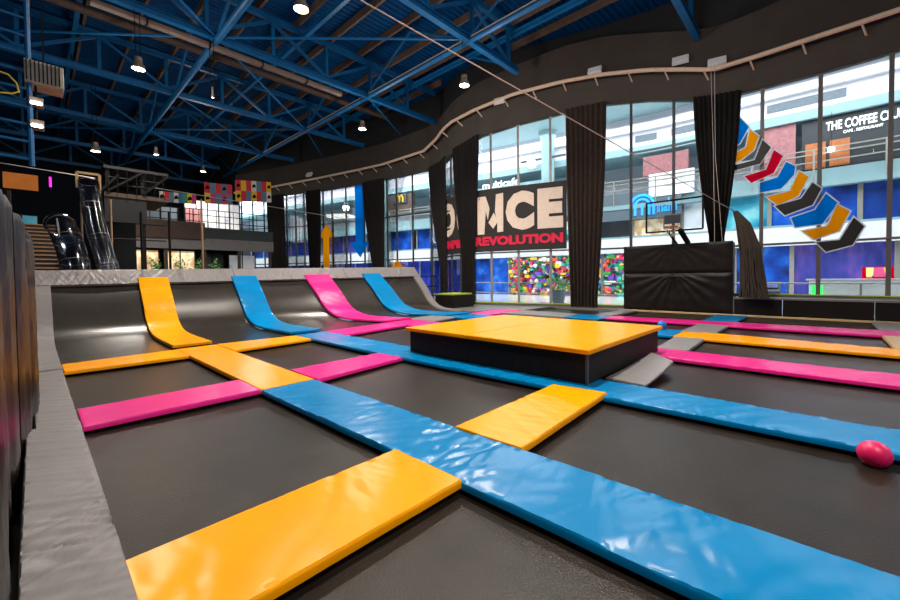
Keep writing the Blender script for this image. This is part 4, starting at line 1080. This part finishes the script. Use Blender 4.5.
# black padded low thing and railing at the right end of the ramp
t = thing('padded_step', 'low black padded step with a lime top at the right end of the ramp', 'step', (14.6, 13.4, 0))
MB().box(13.9, 15.4, 12.9, 14.2, 0, .62).obj('body', 'blackpad', t, bevel=.04); plab(MB().box(13.95, 15.3, 12.95, 14.15, .62, .68).obj('top', 'lime', t), 'lime green top')
t = thing('railing', 'thin black railing beyond the right end of the ramp', 'railing', (14, 15.5, 0))
for z in (.5, 1.0, 1.55): MB().tube([(13.2, 15.3, z), (16.2, 15.3, z)], .025, 6).obj('rail', 'frame', t)
for k in range(9): MB().tube([(13.2 + k * .375, 15.3, 0), (13.2 + k * .375, 15.3, 1.55)], .018, 6).obj('baluster', 'frame', t)

# ------------------------------------------------------------------ behind the ramp: stairs, slides, play tower, mezzanine, flags
t = thing('staircase', 'brown timber staircase behind the left end of the ramp', 'stairs', (.2, 21, 1.66))
for k in range(13):
    z = 1.66 + .165 * (k + 1); y = 20.0 + .26 * k
    MB().box(-.35, .72, y - .04, y + .30, z - .045, z).obj('tread', 'step', t)
mb = MB()
for k in range(13):
    z = 1.66 + .165 * (k + 1); y = 20.0 + .26 * k; mb.box(-.33, .70, y, y + .03, z - .165, z - .045)
mb.obj('risers', 'stepdark', t)
for x in (-.38, .75): MB().bar((x, 19.9, 1.9), (x, 23.5, 4.0), .06, .3).obj('stringer', 'stepdark', t)
def slide(lab, pts, r, loc):
    t = thing('tube_slide', lab, 'slide', loc, 'clear tube slides')
    P = [Vector(p) for p in pts]; Q = []
    for i in range(len(P) - 1):
        for k in range(8):
            u = k / 8; p0 = P[max(0, i - 1)]; p1 = P[i]; p2 = P[i + 1]; p3 = P[min(len(P) - 1, i + 2)]
            Q.append(.5 * ((2 * p1) + (p2 - p0) * u + (2 * p0 - 5 * p1 + 4 * p2 - p3) * u * u + (-p0 + 3 * p1 - 3 * p2 + p3) * u ** 3))
    Q.append(P[-1])
    MB().tube(Q, r, 28, cap=False).obj('tube', 'slideglass', t, smooth=True)
    for k in range(0, len(Q), 9):
        d = (Q[min(k + 1, len(Q) - 1)] - Q[max(0, k - 1)]).normalized(); x = d.orthogonal().normalized(); y = d.cross(x)
        MB().tube([Q[k] + (x * math.cos(a * PI / 12) + y * math.sin(a * PI / 12)) * (r + .003) for a in range(24)], .009, 6, closed=True).obj('ring', 'mullionm', t, smooth=True)
slide('wide clear tube slide right of the stairs, bending downward', [(.62, 18.4, 3.35), (.66, 18.0, 3.32), (.74, 17.5, 2.95), (.86, 17.1, 2.35), (.92, 16.9, 1.75)], .36, (1, 17, 1.7))
slide('tall narrow clear tube slide dropping from the yellow square frame', [(1.33, 17.6, 4.75), (1.36, 17.4, 4.1), (1.45, 17.2, 3.2), (1.62, 17.0, 2.3), (1.72, 16.9, 1.72)], .27, (1.6, 17, 1.7))
t = thing('slide_arch', 'yellow square frame at the top of the tall clear slide', 'frame', (1.33, 17.9, 4.6))
for a, b in (((1.06, 4.55), (1.06, 5.05)), ((1.06, 5.05), (1.62, 5.05)), ((1.62, 5.05), (1.62, 4.55))): MB().bar((a[0], 17.75, a[1]), (b[0], 17.75, b[1]), .07).obj('bar', 'tan', t)
for x in (1.15, 1.9): tag(MB().tube([(x, 17.9, 1.66), (x, 17.9, 4.3)], .03, 8).obj('timber_post', 'step'), 'thin timber post %s of the tall clear slide' % ('left' if x < 1.5 else 'right'), 'post')
t = thing('play_tower', 'dark play tower of posts and nets behind the ramp, left of the mezzanine', 'tower', (2.6, 19, 1.66))
for x in (1.9, 2.9):
    for y in (18.6, 21): MB().bar((x, y, 1.66), (x, y, 5.6), .12).obj('post', 'frame', t)
MB().box(1.8, 3.7, 18.5, 21.2, 4.5, 4.65).obj('deck', 'mezzbrown', t); MB().box(1.8, 3.0, 20.9, 21.0, 1.7, 5.4).obj('back_panel', 'dark', t); MB().box(1.8, 3.7, 18.5, 21.2, 5.5, 5.6).obj('roof', 'dark', t)
MB().box(1.8, 3.0, 18.52, 18.56, 3.6, 4.5).obj('front_panel', 'dark', t)
for z in (3.0, 3.6, 4.95, 5.2): MB().tube([(1.9, 18.55, z), (3.6, 18.55, z)], .025, 6).obj('rail', 'frame', t)
for a, b in (((1.9, 4.7), (2.9, 5.5)), ((2.9, 4.7), (3.7, 5.5)), ((1.5, 4.4), (2.2, 5.3))): MB().bar((a[0], 18.5, a[1]), (b[0], 18.5, b[1]), .07).obj('diagonal', 'frame', t)
for k in range(7): MB().tube([(1.9 + k * .27, 18.45, 4.65), (1.9 + k * .27, 18.45, 5.5)], .012, 5).obj('baluster', 'frame', t)
# net poles along the ramp top
for x, z, m, lab in ((3.97, 4.2, 'step', 'tan pole standing on the ramp platform, the thickest'), (2.33, 3.6, 'frame', 'thin black pole behind the top end of the yellow ramp strip'), (3.05, 3.7, 'frame', 'thin black pole left of the tan pole'), (8.9, 3.95, 'frame', 'black pole right of the orange arrow'), (9.75, 2.6, 'frame', 'short black pole behind the last ramp strips')):
    tag(MB().tube([(x, 15.3, 1.66), (x, 15.3, z)], .035, 8).obj('net_pole', m), lab, 'pole', 'poles on the ramp platform')
# mezzanine
t = thing('mezzanine', 'dark mezzanine balcony with grey fascia across the back left', 'balcony', (7, 29, 1.66))
MB().box(3.7, 11.6, 28, 34, 4.05, 4.75).obj('slab', 'mezz', t); MB().box(3.7, 11.6, 27.95, 28.0, 3.35, 4.05).obj('fascia', 'fascia', t)
plab(MB().box(3.6, 7.4, 27.85, 27.95, 3.95, 5.0).obj('side_panel', 'mezzbrown', t), 'dark brown panel')
for x in (3.7, 5.4, 7.4, 9.4, 11.4): MB().bar((x, 28.1, 1.66), (x, 28.1, 3.4), .16).obj('column', 'mezzbrown', t)
for z in (5.1, 5.5, 5.85): MB().tube([(3.7, 28.05, z), (11.6, 28.05, z)], .025, 6).obj('rail', 'frame', t)
for k in range(17): MB().tube([(3.7 + k * .49, 28.05, 4.7), (3.7 + k * .49, 28.05, 5.85)], .02, 6).obj('baluster', 'frame', t)
# lit rooms
for x0, x1, z0, z1, y, m, lab in ((3.9, 5.3, 1.7, 3.3, 29.5, 'warm', 'warmly lit cream shop window under the mezzanine, left one'), (5.6, 7.2, 1.7, 3.3, 29.5, 'warm', 'warmly lit shop window under the mezzanine beside the tan pole'),
                               (7.7, 9.2, 1.7, 3.3, 30.5, 'mezz', 'dark shop window under the mezzanine'), (9.5, 11.3, 1.7, 3.2, 30.5, 'mascot', 'pale lit shop window under the mezzanine, right end'),
                               (7.6, 11.3, 4.8, 7.3, 33.5, 'mascot', 'bright glazed room on the mezzanine under the biggest flag'), (5.2, 7.2, 4.8, 6.6, 33.5, 'mallgrey', 'grey lit room on the mezzanine with dark stair shapes'), (7.5, 8.5, 4.8, 6.6, 32.9, 'mauve', 'red wall panel on the mezzanine under the middle flag'), (-1.0, .25, 4.1, 4.9, 30, 'tealpost', 'small bright blue-white window high behind the staircase')):
    t = thing('back_window', lab, 'window', ((x0 + x1) / 2, y, z0), 'lit rooms at the back left')
    MB().box(x0, x1, y, y + .1, z0, z1).obj('panel', m, t)
    n = max(2, int((x1 - x0) / .7))
    for k in range(n + 1): MB().box(x0 + (x1 - x0) * k / n - .03, x0 + (x1 - x0) * k / n + .03, y - .06, y, z0, z1).obj('mullion', 'frame', t)
for x, s in ((5.0, .35), (6.3, .45), (7.3, .3), (8.2, .35)):
    t = thing('potted_plant', 'leafy plant in front of the lit windows under the mezzanine', 'plant', (x, 28.9, 1.66), 'plants under the mezzanine')
    MB().lathe((x, 28.9, 1.66), [(.14, 0), (.2, .35), (.16, .34)], 12).obj('pot', 'mezz', t)
    mb = MB()
    for i in range(70):
        c = Vector((x + random.gauss(0, s * .4), 28.9 + random.gauss(0, s * .3), 2.3 + random.gauss(0, s * .6))); d = Vector((random.uniform(-1, 1), random.uniform(-1, 1), random.uniform(-.5, 1))).normalized() * .2; w = d.orthogonal().normalized() * .05
        mb.add([c, c + d * .5 + w, c + d, c + d * .5 - w], [(0, 1, 2, 3)])
    mb.obj('leaves', 'foliage', t)
# flags
FC = [srgb(214, 40, 60), srgb(240, 190, 40), srgb(90, 130, 150), srgb(60, 150, 90), srgb(200, 60, 120), srgb(230, 220, 200), srgb(200, 50, 50), srgb(60, 110, 170)]
fm = [mat('flag_colour_%d' % i, c, .7) for i, c in enumerate(FC)]
def flag(lab, x0, x1, z0, z1, y, nx, nz, tilt, pat):
    t = thing('flag_banner', lab, 'banner', ((x0 + x1) / 2, y, z0), 'colourful checkered banners at the back left')
    for i in range(nx):
        for j in range(nz):
            a = x0 + (x1 - x0) * i / nx; b = x0 + (x1 - x0) * (i + 1) / nx; c = z0 + (z1 - z0) * j / nz; d = z0 + (z1 - z0) * (j + 1) / nz
            sh = lambda x: tilt * (x - x0)
            m = fm[pat[(i + j * nx) % len(pat)]]
            mb = MB(); mb.add([(a, y, c + sh(a)), (b, y, c + sh(b)), (b, y, d + sh(b)), (a, y, d + sh(a)), (a, y + .03, c + sh(a)), (b, y + .03, c + sh(b)), (b, y + .03, d + sh(b)), (a, y + .03, d + sh(a))],
                   [(0, 1, 2, 3), (7, 6, 5, 4), (0, 4, 5, 1), (1, 5, 6, 2), (2, 6, 7, 3), (3, 7, 4, 0)]); mb.obj('patch', m, t)
            if (i * 7 + j * 3) % 3 == 0:
                cx, cz = (a + b) / 2, (c + d) / 2 + sh((a + b) / 2)
                MB().prism([(cx - .12, cz - .12), (cx + .15, cz - .05), (cx + .05, cz + .15), (cx - .08, cz + .08)], lambda u, v, k: (u, y - .012 - k, v), 0, .008).obj('figure', 'frame', t)
flag('long low banner of coloured squares, leftmost of the three', 5.15, 7.0, 6.05, 6.65, 28, 8, 1, .04, [5, 0, 2, 5, 7, 3, 1, 4])
flag('middle banner of red and blue squares hanging from the roof', 7.45, 9.05, 6.25, 7.55, 28, 5, 2, .06, [1, 4, 2, 4, 2, 0, 2, 0, 2, 0])
flag('biggest and rightmost banner of yellow, red and blue squares', 9.25, 11.55, 6.6, 8.0, 28, 7, 2, .10, [1, 0, 2, 1, 0, 2, 5, 0, 1, 0, 5, 2, 0, 1])
tag(MB().tube([(-2, 26, 6.7), (17, 26, 5.9)], .02, 6).obj('cable', 'rope'), 'thin pale cable stretched across the back above the slides', 'cable')

# ------------------------------------------------------------------ lights
def area(loc, size, energy, color=(1, 1, 1), rot=(0, 0, 0), sy=None):
    ld = bpy.data.lights.new('area_light', 'AREA'); ld.energy = energy; ld.color = color; ld.size = size
    if sy: ld.shape = 'RECTANGLE'; ld.size_y = sy
    o = bpy.data.objects.new('area_light', ld); COL.objects.link(o); o.location = loc; o.rotation_euler = rot; return o
for y, yy in ((-12, 12), (3, 14), (18, 14), (34, 16), (52, 16)):
    area((24 if y < 20 else 20.5 - (y - 34) * .12, y, 12.0), 8 if y < 20 else 5, 2300 if y < 20 else 4200, (1, .965, .965), sy=yy)
    area((24.5 if y < 20 else 20 - (y - 34) * .12, y, 8.6), 3, 260 if y < 20 else 900, (.95, .98, 1), rot=(PI, 0, 0), sy=yy)  # added uplights without fixtures, brightening the teal mall ceiling
area((25.5, 5, 2.95), 4, 380, (1, .98, .95), sy=30)
area((8.5, 31.5, 7.6), 3, 120, (1, .95, .88), sy=3)
area((6.5, 29.0, 3.2), 5, 60, (1, .85, .65), sy=1)
W = bpy.data.worlds.new('world'); SC.world = W; W.use_nodes = True
bg = W.node_tree.nodes['Background']; bg.inputs['Color'].default_value = (.75, .85, 1, 1); bg.inputs['Strength'].default_value = .35

SC.view_settings.view_transform = 'Standard'; SC.view_settings.look = 'None'; SC.view_settings.gamma = 1
SC.view_settings.use_curve_mapping = False
SC.view_settings.exposure = 0
SC.cycles.use_denoising = True
SC.cycles.max_bounces = 8
SC.cycles.transparent_max_bounces = 24
SC.cycles.sample_clamp_indirect = 6
